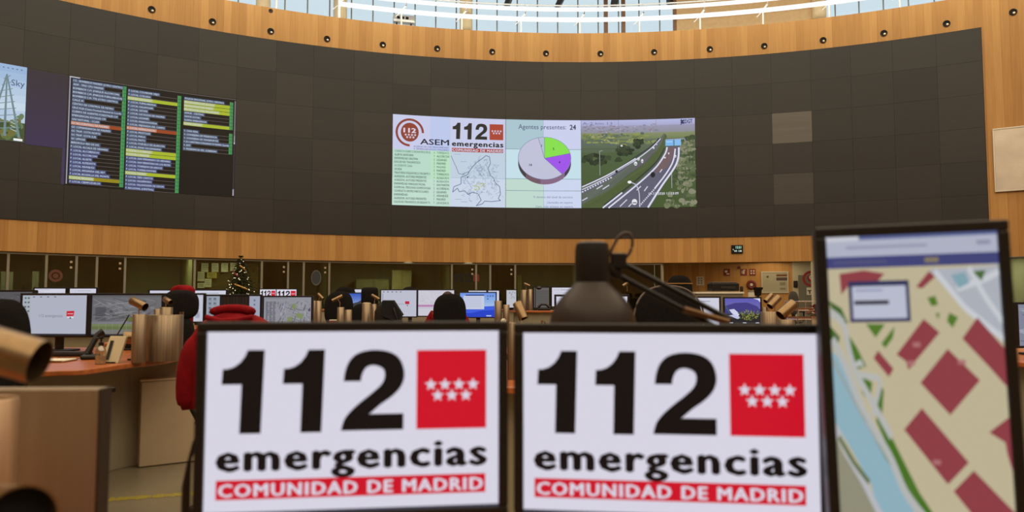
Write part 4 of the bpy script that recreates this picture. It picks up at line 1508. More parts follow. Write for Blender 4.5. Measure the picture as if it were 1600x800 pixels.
def pic_stripe(c):
    c.rect(0, 0, 1, 1, (126, 130, 148), 0)
    rnd = random.Random(14)
    for k in range(60):
        x, y = rnd.uniform(0, .9), rnd.uniform(0, .95)
        c.line([(x, y), (x + .1, y + rnd.uniform(-.05, .05))], .02, rnd.choice([(96, 100, 122), (156, 160, 176)]), 1)


def mon_px(label, u0, u1, vt, vb, Y, pic, yaw=0.0, desk=0.74, group=None, bez=0.016, stand=True):
    a, b2 = at(u0, vt, Y), at(u1, vb, Y)
    w = (b2.x - a.x) / max(0.3, math.cos(yaw))
    h = a.z - b2.z
    ctr = ((a.x + b2.x) / 2, Y, (a.z + b2.z) / 2)
    return make_monitor(label, ctr, yaw, w, h, pic, group, bez, 0, desk, stand)


# ---- the two near screens with the 112 sign, and the portrait map screen
OUR = 0.64
pL = at(555, 657.5, 1.335)
make_monitor('large near monitor showing the 112 sign, left of the two', pL, math.radians(7.2), 0.552, 0.354, pic_logo_bar, 'near 112 monitors', 0.0175, 0, OUR, True, 0.05)
pR = at(1043.5, 663.5, 1.335)
make_monitor('large near monitor showing the 112 sign, right of the two', pR, math.radians(-7.0), 0.556, 0.360, pic_logo_bar, 'near 112 monitors', 0.0175, 0, OUR, True, 0.05)


def pic_streetmap(c):
    xl = lambda y: 58 + (y - 85) * 34 / 715
    xr = lambda y: 500 + (y - 62) * 40 / 738

    def q(x, y):
        nx = (x - xl(y)) / (xr(y) - xl(y))
        yt = 85 - 23 * nx
        ny = (y - yt) / (740 + 37 * nx)
        return (min(max(nx, 0), 1), min(max(ny, 0), 1))
    Q = lambda P: [q(*p) for p in P]
    c.rect(0, 0, 1, 1, (186, 176, 146), 0)
    # pale street area top right
    c.poly(Q([(330, 165), (505, 155), (530, 355), (470, 300), (420, 270), (380, 225)]), (170, 174, 184), 1)
    for P in (((345, 170), (420, 265), (525, 345)), ((430, 160), (470, 235), (520, 300)), ((400, 215), (470, 190), (505, 170))):
        c.line(Q(P), .022, (196, 200, 206), 2)
    c.poly(Q([(440, 170), (472, 166), (462, 195)]), (70, 104, 52), 3)
    c.poly(Q([(385, 180), (420, 172), (432, 200), (405, 215)]), (126, 160, 172), 3)
    # river
    c.poly(Q([(68, 380), (95, 400), (130, 480), (175, 560), (215, 640), (250, 720), (300, 815), (200, 815), (175, 720), (140, 660), (110, 610), (75, 560)]), (138, 172, 186), 2)
    c.poly(Q([(66, 600), (100, 640), (140, 700), (180, 770), (215, 815), (60, 815)]), (140, 138, 118), 1)
    c.line(Q([(76, 575), (110, 640), (155, 712), (195, 790), (215, 815)]), .03, (178, 180, 186), 3)
    c.line(Q([(90, 600), (130, 665), (170, 715)]), .02, (96, 110, 72), 4)
    # left bank: paths and planting
    for P, col in ((((66, 250), (100, 270), (118, 310), (82, 300)), (62, 98, 40)), (((68, 315), (95, 345), (85, 385), (70, 360)), (62, 98, 40)), (((112, 330), (140, 370), (165, 420), (132, 430), (115, 375)), (72, 112, 36)),
                   (((140, 440), (180, 460), (175, 510), (155, 490)), (72, 112, 36)), (((196, 460), (210, 480), (206, 540), (230, 600), (270, 680), (300, 740), (350, 815), (320, 815), (270, 735), (235, 660), (190, 560)), (68, 110, 34)),
                   (((160, 535), (200, 590), (235, 665), (225, 672), (190, 615), (165, 560)), (78, 108, 52)), (((258, 680), (290, 740), (318, 800), (290, 790)), (78, 112, 46))):
        c.poly(Q(P), col, 4)
    for P, w in ((((70, 280), (105, 310), (120, 380), (140, 440), (185, 520), (230, 600)), .03), (((75, 350), (110, 420), (160, 540), (225, 650), (265, 740), (320, 812)), .035), (((140, 440), (195, 450), (200, 470), (180, 545)), .022)):
        c.line(smooth_path(Q(P), 4), w, (176, 178, 176), 5)
    c.line(smooth_path(Q([(66, 400), (100, 450), (150, 540), (210, 640)]), 4), .012, (150, 156, 150), 5)
    # red blocks
    RB1, RB2 = (138, 60, 68), (128, 52, 62)
    for P in (((375, 372), (455, 452), (380, 542), (305, 460)), ((308, 525), (425, 662), (372, 718), (262, 580)), ((315, 295), (355, 330), (290, 408), (275, 428), (268, 405), (244, 388)), ((196, 378), (236, 425), (224, 446), (184, 398)),
              ((412, 345), (450, 290), (520, 370), (530, 470), (480, 420)), ((476, 585), (530, 545), (545, 690), (520, 640), (515, 610)), ((437, 682), (545, 790), (545, 815), (450, 815), (386, 735)), ((95, 180), (160, 170), (215, 178), (190, 205), (120, 210), (100, 235)),
              ((296, 212), (330, 170), (345, 185), (312, 216))):
        c.poly(Q(P), RB1, 5)
    for x, y in ((296, 362), (345, 662), (282, 410), (410, 406)):
        c.rect(*q(x - 10, y - 6), *q(x + 10, y + 6), (168, 110, 112), 6)
    for P in (((325, 240), (345, 235), (352, 258), (335, 262)), ((380, 278), (402, 290), (388, 318), (374, 300)), ((345, 280), (356, 280), (352, 296)), ((165, 310), (215, 310), (190, 345)), ((205, 360), (240, 315), (235, 345), (215, 372))):
        c.poly(Q(P), (78, 116, 40), 5)
    c.poly(Q([(150, 400), (160, 420), (120, 420)]), (180, 182, 180), 5)
    # window furniture
    c.poly([(0, 0), (1, 0), (1, 0.115), (0, 0.095)], (172, 176, 194), 7)
    c.poly([(0.2, 0), (1, 0), (1, 0.012), (0.2, 0.014)], (86, 96, 142), 8)
    c.poly([(0, 0.0), (0.2, 0), (0.2, 0.016), (0, 0.018)], (196, 198, 208), 8)
    c.rect(0.12, 0.035, 0.6, 0.045, (146, 150, 172), 8)
    c.rect(0.88, 0.03, 0.96, 0.045, (140, 144, 166), 8)
    c.poly([(0, 0.072), (1, 0.072), (1, 0.112), (0, 0.112)], (62, 66, 118), 8)
    c.rect(0.04, 0.085, 0.36, 0.098, (78, 80, 120), 9)
    c.rect(0.58, 0.083, 0.66, 0.1, (128, 118, 96), 9)
    a, b2 = q(118, 200), q(282, 302)
    c.rect(a[0], a[1], b2[0], b2[1], (46, 50, 88), 8)
    c.rect(a[0] + .02, a[1] + .018, b2[0] - .02, b2[1] - .012, (182, 186, 204), 9)
    c.rect(a[0] + .04, a[1] + .03, a[0] + .2, a[1] + .035, (120, 130, 168), 10)
    c.rect(a[0] + .03, a[1] + .068, a[0] + .235, a[1] + .082, (40, 40, 52), 10)


PW, PH = 0.245, 0.47
YL, YR = 1.218, 1.160                                 # depth of its far and near upright edges
pa, pb_ = at(1301, 373, YL), at(1560, 358, YR)
TH = math.atan2(YR - YL, pb_.x - pa.x)
make_monitor('tall portrait monitor showing a coloured street map', ((pa.x + pb_.x) / 2, (YL + YR) / 2, (pa.z + pb_.z) / 2 - PH / 2), TH, PW + 0.042, PH + 0.034, pic_streetmap, None, 0.017, 0, OUR, True, 0.05, roll=math.radians(-1.4))

# ------------------------------------------------------------------ desks
def smooth2(P, n=5):
    return smooth_path(P, n, True)


def make_desk(name, label, top, ztop, inset=0.12, base_poly=None, thick=0.03, m_base=None, zfloor=0.0):
    cx = sum(p[0] for p in top) / len(top)
    cy = sum(p[1] for p in top) / len(top)
    t = thing(name, label, 'desk', (cx, cy, zfloor))
    loc = [(x - cx, y - cy) for x, y in top]
    MB().prism(loc, ztop - thick - zfloor, ztop - zfloor).build('desktop', WOOD_DESK, t, bevel=0.006)
    if base_poly:
        bp = [(x - cx, y - cy) for x, y in base_poly]
    else:
        bp = []
        for x, y in loc:
            l = math.hypot(x, y)
            bp.append((x * (1 - inset / l), y * (1 - inset / l)))
    MB().prism(bp, 0, ztop - thick - zfloor).build('base', m_base or LAMINATE, t, bevel=0.004)
    return t


# near desk (its top stays just under the frame)
make_desk('work_desk', 'wooden desk carrying the two near 112 monitors', smooth2([(-1.25, 0.95), (-1.25, 1.5), (-0.6, 1.56), (0.3, 1.57), (1.2, 1.56), (1.5, 1.3), (1.5, 0.8), (0.95, 0.72), (0.3, 0.95), (-0.5, 0.95)]), OUR, 0.15)

# left desk A
e = [gz(u, v, 0.74) for u, v in ((66, 580), (130, 577.5), (200, 568), (250, 562.5), (283, 556.5))]
edge = [(p.x, p.y) for p in e]
topA = smooth_path([(-3.6, 3.3), (-2.75, 3.42)] + edge + [(-2.18, 5.15), (-2.3, 5.42), (-2.6, 5.66), (-2.95, 5.87)], 4) + [(-4.9, 5.95), (-4.9, 3.6)]
baseA = smooth_path([(-3.6, 3.7), (-2.84, 3.95), (-2.66, 4.3), (-2.63, 4.78), (-2.57, 5.0), (-2.33, 5.27), (-2.6, 5.55), (-3.1, 5.7)], 4) + [(-4.7, 5.8), (-4.7, 3.9)]
make_desk('work_desk', 'wooden desk with curved edge at left holding the steel canisters', topA, 0.74, 0.1, baseA)
# low beige cabinet on the floor
a, b2 = gz(216, 731, 0), gz(322, 719, 0)
ang = math.atan2(b2.y - a.y, b2.x - a.x)
t = thing('low_cabinet', 'low beige cabinet standing under the left desk edge', 'cabinet', ((a.x + b2.x) / 2, (a.y + b2.y) / 2, 0), ang)
w = (b2 - a).length
MB().box((0, 0.06, 0.285), (w, 0.12, 0.57)).build('body', BEIGE, t, bevel=0.012)
MB().box((0, -0.006, 0.285), (w - 0.004, 0.014, 0.56)).build('front_panel', BEIGE, t, bevel=0.006)
MB().box((0, 0.06, 0.575), (w + 0.015, 0.145, 0.016)).build('top', mat('beige_edge', (196, 174, 140), 0.4, 0.2), t, bevel=0.004)

make_desk('work_desk', 'wooden desk behind the red jacket, carrying three monitors', smooth2([(-3.6, 6.5), (-2.3, 6.42), (-1.9, 6.35), (-1.65, 6.5), (-1.75, 7.1), (-2.1, 7.55), (-3.4, 7.55)], 4), 0.74)
make_desk('work_desk', 'wooden desk in the gap between the two near monitors', smooth2([(-0.55, 3.4), (0.0, 3.15), (0.42, 3.3), (0.5, 4.1), (0.3, 4.6), (-0.2, 4.6), (-0.55, 4.2)], 4), 0.74)
make_desk('work_desk', 'wooden desk with tall slim canisters left of the bag', smooth2([(-2.4, 7.85), (-1.8, 7.7), (-1.4, 7.15), (-0.95, 7.1), (-0.9, 7.7), (-1.3, 8.15), (-2.3, 8.4)], 4), 0.74)
make_desk('work_desk', 'wooden desk under the blue mountain screen', smooth2([(-3.1, 11.1), (-2.2, 11.05), (-2.12, 11.4), (-2.2, 11.75), (-3.1, 11.75)], 4), 0.78)
make_desk('work_desk', 'wooden desk hidden behind the black lamp and large black chair', smooth2([(-0.1, 5.25), (1.3, 5.25), (1.35, 5.6), (1.3, 5.95), (-0.1, 5.95)], 4), 0.74)
make_desk('work_desk', 'wooden desk under the three screens around the person in red', smooth2([(-1.95, 10.75), (-1.0, 10.45), (0.05, 10.45), (0.1, 11.0), (-0.6, 11.7), (-1.95, 11.6)], 4), 0.78)
make_desk('work_desk', 'wooden raised desk behind the black lamp shade', smooth2([(0.05, 12.0), (0.9, 11.85), (1.8, 12.1), (2.0, 12.9), (0.9, 13.4), (0.05, 13.0)], 4), 0.96, 0.08, zfloor=0.22)
make_desk('work_desk', 'wooden desk at right carrying the violet plant screen', smooth2([(1.75, 7.6), (2.4, 6.9), (3.1, 6.9), (3.25, 8.0), (2.9, 8.9), (1.8, 8.7)], 4), 0.74)
make_desk('work_desk', 'wooden desk at right carrying brass tube lamps and letter trays', smooth2([(1.55, 4.9), (2.3, 4.75), (2.75, 5.0), (2.85, 6.4), (2.3, 6.75), (1.7, 6.3)], 4), 0.74)
make_desk('work_desk', 'wooden desk at the right edge past the portrait monitor', smooth2([(3.1, 4.3), (3.9, 4.0), (4.8, 4.2), (4.9, 5.6), (4.0, 5.8), (3.2, 5.3)], 4), 0.74)
make_desk('work_desk', 'far raised desk behind the three left monitors', smooth2([(-7.0, 8.6), (-4.8, 8.2), (-3.3, 8.7), (-3.4, 9.6), (-5.2, 9.6), (-7.0, 9.6)], 4), 0.80)
make_desk('work_desk', 'far raised desk with the two tiny 112 screens', smooth2([(-5.0, 14.0), (-2.6, 14.2), (-0.1, 14.2), (-0.1, 15.0), (-2.6, 15.2), (-5.0, 15.0)], 4), 0.96, 0.08, zfloor=0.22)

# ------------------------------------------------------------------ the other monitors
mon_px('white desktop monitor with small red 112 mark on the left desk', 28, 140, 458, 527, 5.4, pic_desk112, math.radians(-6))
mon_px('grey aerial map monitor beside the steel canisters', 143, 252, 458, 527, 5.55, pic_graymap, math.radians(4))
mon_px('dark map monitor half hidden behind the left chair', -22, 57, 453, 500, 6.1, pic_darkmap, math.radians(-12))
mon_px('blank white monitor behind the left desk, left one of a pair', 52, 103, 449, 482, 9.0, pic_white, 0, 0.80)
mon_px('white monitor with grey heading behind the left desk', 107, 151, 449, 482, 9.0, pic_white2, 0, 0.80)
mon_px('white monitor seen as a strip above, left of red hood', 232, 292, 452, 490, 8.85, pic_white, 0, 0.80)
mon_px('white monitor seen as a strip above, right of red hood', 296, 354, 452, 490, 8.85, pic_white2, 0, 0.80)
mon_px('white monitor with a grey leaf figure behind the black chair', 222, 319, 458, 505, 6.75, pic_fig)
mon_px('monitor with dark window between pale side panes behind red jacket', 320, 408, 460, 510, 6.75, pic_split)
mon_px('grey street plan monitor with text column', 410, 488, 462, 510, 7.3, pic_textmap)
mon_px('tiny far monitor with 112 sign, left one, under the fir tree', 405, 432, 451, 472, 14.5, pic_logo, 0, 0.96)
mon_px('tiny far monitor with 112 sign, right one, right of the fir tree', 431, 464, 451, 474, 14.4, pic_logo, 0, 0.96)
mon_px('blue mountain wallpaper monitor between black chairs', 530, 588, 457, 492, 11.35, pic_mountain, 0, 0.78)
mon_px('tiny far grey monitor above the blue mountain wallpaper', 528, 552, 451, 468, 14.5, pic_grey, 0, 0.96)
mon_px('tiny far white monitor above the blue mountain wallpaper', 553, 576, 451, 468, 14.5, pic_white, 0, 0.96)
mon_px('white monitor with red mark behind the black bag', 594, 652, 452, 496, 10.9, pic_d112, 0, 0.78)
mon_px('white map monitor with pink band left of the person in red', 652, 711, 452, 495, 10.95, pic_pink, 0, 0.78)
mon_px('blue desktop monitor with open window right of the person in red', 717, 776, 456, 497, 10.85, pic_bluedesk, math.radians(-4), 0.78)
mon_px('far white monitor just above the blue desktop monitor', 731, 761, 453, 476, 14.4, pic_white, 0, 0.96)
mon_px('far white monitor right of the other one above the blue desktop', 762, 781, 453, 474, 14.3, pic_white2, math.radians(30), 0.96)
mon_px('narrow pale monitor with dark scribble left of the tall canisters', 790, 808, 452, 482, 12.4, pic_scribble, 0, 0.96)
mon_px('dim grey monitor turned aside near the black lamp shade', 833, 859, 448, 482, 12.8, pic_grey, math.radians(-25), 0.96)
mon_px('white monitor behind the left side of the black lamp shade', 861, 912, 448, 480, 12.7, pic_white2, 0, 0.96)
mon_px('small near white monitor peeking left of the black lamp shade', 866, 984, 460, 518, 5.6, pic_white)
mon_px('white monitor partly hidden by the big black chair', 1052, 1127, 463, 513, 7.4, pic_white2)
mon_px('violet wallpaper monitor with a green plant', 1131, 1190, 464, 508, 8.0, pic_plant, math.radians(-6))
mon_px('pale patterned monitor at the right edge of the room', 1587, 1690, 472, 544, 5.0, pic_stripe)

# ------------------------------------------------------------------ steel canisters (open brushed tubes)
def canister(label, u, wpx, vt, Y, desk=0.74, group='brushed steel canisters', m=STEEL, lid=None):
    r = wpx * Y / FPX / 2
    p = at(u, vt, Y)
    h = p.z - desk
    t = thing('steel_canister', label, 'canister', (p.x, Y, desk), 0, group)
    w = min(0.004, r * 0.15)
    MB().lathe([(r - w, 0.012), (r - w, h - 0.001), (r - w * .5, h), (r, h - 0.002), (r, 0.0), (0, 0.0)], (0, 0, 0), 40 if wpx > 20 else 24).build('shell', m, t, True)
    MB().lathe([(0, 0.013), (r - w, 0.013)], (0, 0, 0), 24).build('floor_disc', BLACK_IN, t)
    if lid:
        MB().lathe([(0, h + 0.01), (r * 0.6, h + 0.008), (r, h), (r - w, h - 0.01)], (0, 0, 0), 24).build('lid', lid, t, True)
    return t


canister('small brushed steel canister left of the widest one on left desk', 218.5, 21, 491, 4.42)
canister('wide brushed steel canister at the curved end of the left desk', 257, 55, 492, 4.58)
canister('brushed steel canister rising behind the widest one', 260, 19, 480, 4.9)
canister('short brushed steel canister behind the widest one', 246, 10, 483, 4.75)
canister('slim steel canister beside grey street plan monitor, left one', 491.5, 5, 470, 8.15)
canister('slim steel canister beside grey street plan monitor, right one', 498, 9.5, 470, 8.05)
canister('slim steel canister in front of the blue mountain screen, left one', 532.5, 11, 480, 8.0)
canister('slim steel canister in front of the blue mountain screen, right one', 544.5, 11, 484, 7.9)
canister('steel canister with pale domed lid left of the black bag', 573, 14.5, 474, 7.5, lid=mat('pale_lid', (186, 164, 124), 0.4, 0.5))
canister('slim steel canister between domed lid and the black bag', 584.5, 8, 475, 7.6)
canister('steel canister right of the blue desktop monitor', 778.5, 12, 470, 10.6, 0.78)
canister('slender steel canister at desk end right of blue desktop', 791, 10, 476, 10.6, 0.78)
canister('brass coloured canister in the gap between the near monitors', 800, 13, 504, 3.45)
canister('short canister right of the one in the gap', 815.5, 9, 505, 3.6)
canister('tall steel canister on raised desk left of lamp shade, wider one', 819, 11, 453, 12.3, 0.96)
canister('tall steel canister on raised desk left of lamp shade, thin one', 828.5, 7, 452, 12.25, 0.96)
canister('wide steel canister below the brass tube lamps at right', 1202, 26, 487, 5.6)
canister('steel canister under the largest brass tube lamp at right', 1228, 26, 499, 5.3)
canister('small steel canister behind the wide one at right', 1195, 8, 480, 6.1)

# clear tube beside the wide canister
p = at(284, 487, 4.75)
t = thing('clear_tube', 'clear acrylic tube with red tint beside the wide canister', 'tube', (p.x, p.y, 0.74))
MB().lathe([(0.014, 0.0), (0.014, p.z - 0.74), (0.012, p.z - 0.74), (0.012, 0.004), (0, 0.004)], (0, 0, 0), 20).build('shell', glass_mat('acrylic', (196, 130, 124), 0.25), t, True)
MB().lathe([(0, 0), (0.017, 0), (0.017, 0.01), (0.0, 0.012)], (0, 0, 0), 20).build('foot', CHROME, t, True)

# nearest canister pair at left, on our desk
zs = at(100, 608, 1.5).z
x1 = (161 - 800) / FPX * 1.5
t = thing('metal_screen', 'blurred brushed metal screen panel at lower left of the near desk', 'screen panel', (x1 - 0.2, 1.5, OUR), math.radians(2))
MB().box((0, 0.0225, (zs - OUR) / 2), (0.39, 0.042, zs - OUR)).build('panel', STEEL_NEAR, t, bevel=0.004)
MB().box((0.1975, 0.0225, (zs - OUR) / 2), (0.006, 0.045, zs - OUR)).build('edge_strip', mat('dark_edge', (46, 34, 26), 0.5), t, bevel=0.002)
MB().box((0, 0.0225, 0.01), (0.36, 0.09, 0.02)).build('foot', DARK, t, bevel=0.003)
p = at(-14, 622, 1.34)
t = thing('steel_canister', 'blurred pale steel canister cut by the left frame edge', 'canister', (p.x, p.y, OUR), 0, 'brushed steel canisters')
h = p.z - OUR
MB().lathe([(0.040, 0.012), (0.040, h - 0.001), (0.0415, h), (0.043, h - 0.002), (0.043, 0), (0, 0)], (0, 0, 0), 40).build('shell', mat('pale_steel', (190, 160, 130), 0.4, 0.8, 0.5, 0.15, (60, 60, 1.5)), t, True)
MB().lathe([(0, 0.013), (0.04, 0.013)], (0, 0, 0), 32).build('floor_disc', BLACK_IN, t)


# ------------------------------------------------------------------ tube lamps
def tube_lamp(label, p0, p1, r, stem_to, m=BRASS, group='brass tube lamps'):
    """open tube from p0 (closed back) to p1 (open, dark mouth); stem runs from its middle down to stem_to"""
    p0, p1, st = Vector(p0), Vector(p1), Vector(stem_to)
    t = thing('tube_lamp', label, 'lamp', st, 0, group)
    a, b2, = p0 - st, p1 - st
    d = (b2 - a)
    L = d.length
    q = Vector((0, 0, 1)).rotation_difference(d.normalized()).to_matrix()
    MB().lathe([(0, 0), (r * 0.9, 0), (r, r * 0.1), (r, L), (r * 0.93, L), (r * 0.93, L * 0.7)], a, 28, M=q).build('head', m, t, True)
    MB().lathe([(0, L * 0.75), (r * 0.93, L * 0.75)], a, 20, M=q).build('reflector', BLACK_IN, t)
    mid = (a + b2) / 2
    MB().tube([Vector((0, 0, 0)), Vector((0, 0, max(0.02, mid.z * 0.6))), mid], max(0.004, r * 0.16), 8).build('stem', CHROME if r < 0.05 else BLACK, t, True)
    return t


def lamp_px(label, a, b2, rpx, Y, base, Yb=None, desk=None, dY=-0.03):
    p0, p1 = at(a[0], a[1], Y), at(b2[0], b2[1], Y + dY)
    st = at(base[0], base[1], Yb or Y)
    if desk is not None:
        st.z = desk
    return tube_lamp(label, p0, p1, rpx * Y / FPX, st)


lamp_px('brass tube lamp on the small canister of the left desk', (206, 469), (227, 480), 6.5, 4.42, (217, 493))
lamp_px('small brass tube lamp above the rear canister of the left desk', (257, 467), (267, 473), 4.5, 4.9, (259, 482))
lamp_px('brass tube lamp lying low behind the left desk canisters', (212, 528), (193, 527), 9.5, 5.0, (208, 545), desk=0.74)
lamp_px('thin brass tube lamp over canisters by the street plan monitor', (497, 459), (505, 467), 2.2, 8.05, (498, 473))
lamp_px('thin brass tube lamp in front of the blue mountain screen', (535, 462), (519, 470), 2.6, 8.0, (531, 482))
lamp_px('thin brass tube lamp left of the black bag', (581, 461), (593, 468), 2.4, 7.6, (585, 478))
lamp_px('stout brass tube lamp pointing down beside the blue desktop', (808, 473), (818, 498), 7.5, 4.4, (814, 520), desk=0.74)
lamp_px('tiny tube lamp on top of the raised desk canisters', (819, 443), (828, 447), 2.0, 12.3, (822, 454))
lamp_px('largest brass tube lamp at right pointing down left', (1240, 474), (1219, 493), 8.5, 5.3, (1228, 502))
lamp_px('brass tube lamp in middle of the row at right', (1217, 464), (1203, 479), 5.5, 6.1, (1211, 495), desk=0.74)
lamp_px('short brass tube lamp farthest left in the row at right', (1206, 460), (1196, 471), 3.8, 6.5, (1201, 490), desk=0.74)
lamp_px('far brass tube lamp left of the lamp arm joint', (984, 440), (973, 447), 2.6, 12.2, (980, 455))
p0, p1 = at(-70, 527, 1.08), at(62, 566, 1.092)
tube_lamp('large blurred brass tube lamp nearest at left', p0, p1, 0.0335, (p0.x * 0.52 + p1.x * 0.48 - 0.05, 1.14, OUR))
# second near lamp, mouth towards us, at the bottom left corner
p0, p1 = at(-14, 806, 1.02), at(34, 812, 0.93)
tube_lamp('blurred tube lamp with black mouth in the lower left corner', p0, p1, 0.042, (p0.x - 0.05, 1.05, OUR))


# ------------------------------------------------------------------ chairs
def pad(mb, w, h, thick, n_exp, zc, bow=0.10, nr=7, na=36, yb=0.0):
    """upholstered pad: superellipse outline in XZ, pillowed, bowed in Y"""
    def outline(a):
        ca, sa = math.cos(a), math.sin(a)
        return (w / 2 * math.copysign(abs(ca) ** (2 / n_exp), ca), h / 2 * math.copysign(abs(sa) ** (2 / n_exp), sa))
    vs, fs = [], []
    for side in (-1, 1):
        for i in range(nr + 1):
            f = i / nr
            for k in range(na):
                x, z = outline(2 * PI * k / na)
                x, z = x * f, z * f
                y = yb - bow * (x / (w / 2)) ** 2 * w * 0.8 + side * thick / 2 * math.sqrt(max(0, 1 - f ** 4))
                vs.append((x, y, z + zc))
    m = (nr + 1) * na
    for side in (0, 1):
        for i in range(nr):
            for k in range(na):
                a, b2, c3, d4 = side * m + i * na + k, side * m + i * na + (k + 1) % na, side * m + (i + 1) * na + (k + 1) % na, side * m + (i + 1) * na + k
                fs.append((a, b2, c3, d4))
    mb.add(vs, fs)
    return mb


def office_chair(label, x, y, yaw, top, bw=0.44, bh=0.46, nexp=2.6, m=FABRIC, head=None, rim=False, zf=0.0, group='black office chairs', seat_z=0.46):
    """back faces local +Y... the sitter looks to +Y; yaw turns it"""
    t = thing('office_chair', label, 'chair', (x, y, zf), yaw, group)
    tz = top - zf
    hz = 0
    if head:
        hw, hh, hn = head
        MB_ = pad(MB(), hw, hh, 0.06, hn, tz - hh / 2, 0.06, yb=-0.21)
        MB_.build('headrest', m, t, True)
        hz = hh - 0.02
    zc = tz - hz - bh / 2
    o = pad(MB(), bw, bh, 0.07, nexp, zc, 0.10, yb=-0.21).build('backrest', m, t, True)
    if rim:
        pts = []
        for k in range(25):
            a = PI * k / 24
            ca, sa = math.cos(a), math.sin(a)
            xx = bw / 2 * math.copysign(abs(ca) ** (2 / nexp), ca)
            zz = bh / 2 * abs(sa) ** (2 / nexp)
            pts.append((xx, -0.245 - 0.10 * (xx / (bw / 2)) ** 2 * bw * 0.8, zc + zz))
        MB().tube(pts, 0.006, 6).build('piping', mat('grey_piping', (96, 84, 76), 0.6), t, True)
    sm = MB()
    pad(sm, 0.48, 0.46, 0.08, 3.5, 0, 0.0)
    sm.v = [(a, c3, seat_z + b2) for a, b2, c3 in sm.v]
    sm.build('seat', m, t, True)
    MB().box((0, -0.21, (zc + seat_z) / 2), (0.07, 0.025, zc - seat_z + 0.1)).box((0, -0.13, seat_z - 0.05), (0.07, 0.26, 0.03)).build('back_bracket', BLACK, t, bevel=0.006)
    for sgn in (-1, 1):
        MB().tube([(sgn * 0.25, -0.02, seat_z - 0.02), (sgn * 0.29, -0.02, seat_z + 0.05), (sgn * 0.29, -0.02, seat_z + 0.2)], 0.015, 8).box((sgn * 0.29, 0.02, seat_z + 0.21), (0.06, 0.25, 0.025)).build('armrest', BLACK, t, bevel=0.005)
    MB().lathe([(0.03, 0.08), (0.03, 0.25), (0.02, 0.25), (0.02, seat_z - 0.03)], (0, 0, 0), 14).build('gas_column', BLACK, t, True)
    for k in range(5):
        a = 2 * PI * k / 5 + 0.3
        cx, cy = 0.29 * math.cos(a), 0.29 * math.sin(a)
        lg = MB().tube([(0, 0, 0.10), (cx * 0.5, cy * 0.5, 0.09), (cx, cy, 0.065)], [0.028, 0.022, 0.016], 8).build('leg', BLACK, t, True)
        MB().lathe([(0, -0.022), (0.02, -0.022), (0.026, -0.016), (0.026, 0.016), (0.02, 0.022), (0, 0.022)], (cx, cy, 0.026), 12, M=Matrix.Rotation(PI / 2, 3, 'Y')).build('caster', BLACK, lg, True)
    return t


def chair_px(label, u, vt, Y, yaw=0.0, **k):
    p = at(u, vt, Y)
    # backrest sits 0.21 behind the chair's centre (towards -Y local)
    x = p.x - 0.21 * math.sin(yaw)
    y = Y + 0.21 * math.cos(yaw)
    return office_chair(label, x, y, yaw, p.z, **k)


chair_px('black office chair cut by the left frame edge', 4, 467, 3.35, math.radians(-8), bw=0.36, bh=0.5, nexp=2.8)
chair_px('black office chair with red garment over its back', 283, 453, 5.85, math.radians(42), bw=0.22, bh=0.40, nexp=3.2, head=(0.275, 0.235, 2.8))
jc = chair_px('black office chair dressed in the big red jacket', 366, 492, 3.9, 0, bw=0.44, bh=0.5, nexp=3.0)
chair_px('round topped black chair left of the blue mountain screen', 532, 455, 8.75, math.radians(-20), bw=0.40, bh=0.45)
chair_px('far dark chair top above the blue mountain screen', 540, 448, 13.0, 0, bw=0.40, bh=0.45, zf=0.22)
chair_px('square topped black chair behind the domed lid canister', 578, 449, 10.1, 0, bw=0.46, bh=0.36, nexp=4, head=(0.235, 0.24, 6))
pc = chair_px('black chair in which the person in red sits', 703, 459, 9.2, 0, bw=0.41, bh=0.50, nexp=2.7)
chair_px('far dark chair top behind the white screen with red mark', 641, 448, 13.2, 0, bw=0.36, bh=0.45, zf=0.22)
chair_px('large black chair with grey piping under the lamp arm', 1041, 447, 4.4, 0, bw=0.42, bh=0.5, nexp=2.5, rim=True)
t = chair_px('tall dark chair with chrome band against the wood alcove', 1061, 430, 12.2, 0, bw=0.42, bh=0.55, nexp=2.7, zf=0.22, seat_z=0.5)
MB().box((0, -0.255, at(1061, 443, 12.2).z - 0.22), (0.42, 0.012, 0.02)).build('chrome_band', CHROME, t)
chair_px('grey chair by the grey door at right', 1239, 455, 15.5, 0, bw=0.22, bh=0.5, nexp=2.6, m=GREYFAB, zf=0.22)


# ------------------------------------------------------------------ red jackets (cloth draped over chair backs)
def draped(name, label, loc, yaw, prof, cat='jacket', slv=None, m=RED):
    """prof: rows of (z, half width, y offset, thickness) from top to bottom"""
    t = thing(name, label, cat, loc, yaw)
    na = 40
    vs, fs = [], []
    for j, (z, w, y0, th) in enumerate(prof):
        for k in range(na):
            a = 2 * PI * k / na
            wob = 1 + 0.035 * math.sin(7 * a + j) + 0.02 * math.sin(13 * a - 2 * j)
            x = w * math.copysign(abs(math.cos(a)) ** 0.7, math.cos(a)) * wob
            y = y0 + th * math.sin(a) * wob + 0.012 * math.sin(x * 40 + j)
            zz = z - 0.06 * (abs(x) / 0.25) ** 2 * (1 if j < 5 else 0.3)
            vs.append((x, y, zz))
    for j in range(len(prof) - 1):
        for k in range(na):
            fs.append((j * na + k, j * na + (k + 1) % na, (j + 1) * na + (k + 1) % na, (j + 1) * na + k))
    fs.append(tuple(range(na)))
    o = MB().add(vs, fs).build('body', m, t, True)
    o.modifiers.clear()
    s = o.modifiers.new('sub', 'SUBSURF')
    s.levels = s.render_levels = 1
    if slv:
        for pts, rr in slv:
            q = MB().tube(pts, rr, 14).build('sleeve', m, t, True)
            q.modifiers.clear()
            s = q.modifiers.new('sub', 'SUBSURF')
            s.levels = s.render_levels = 1
    return t


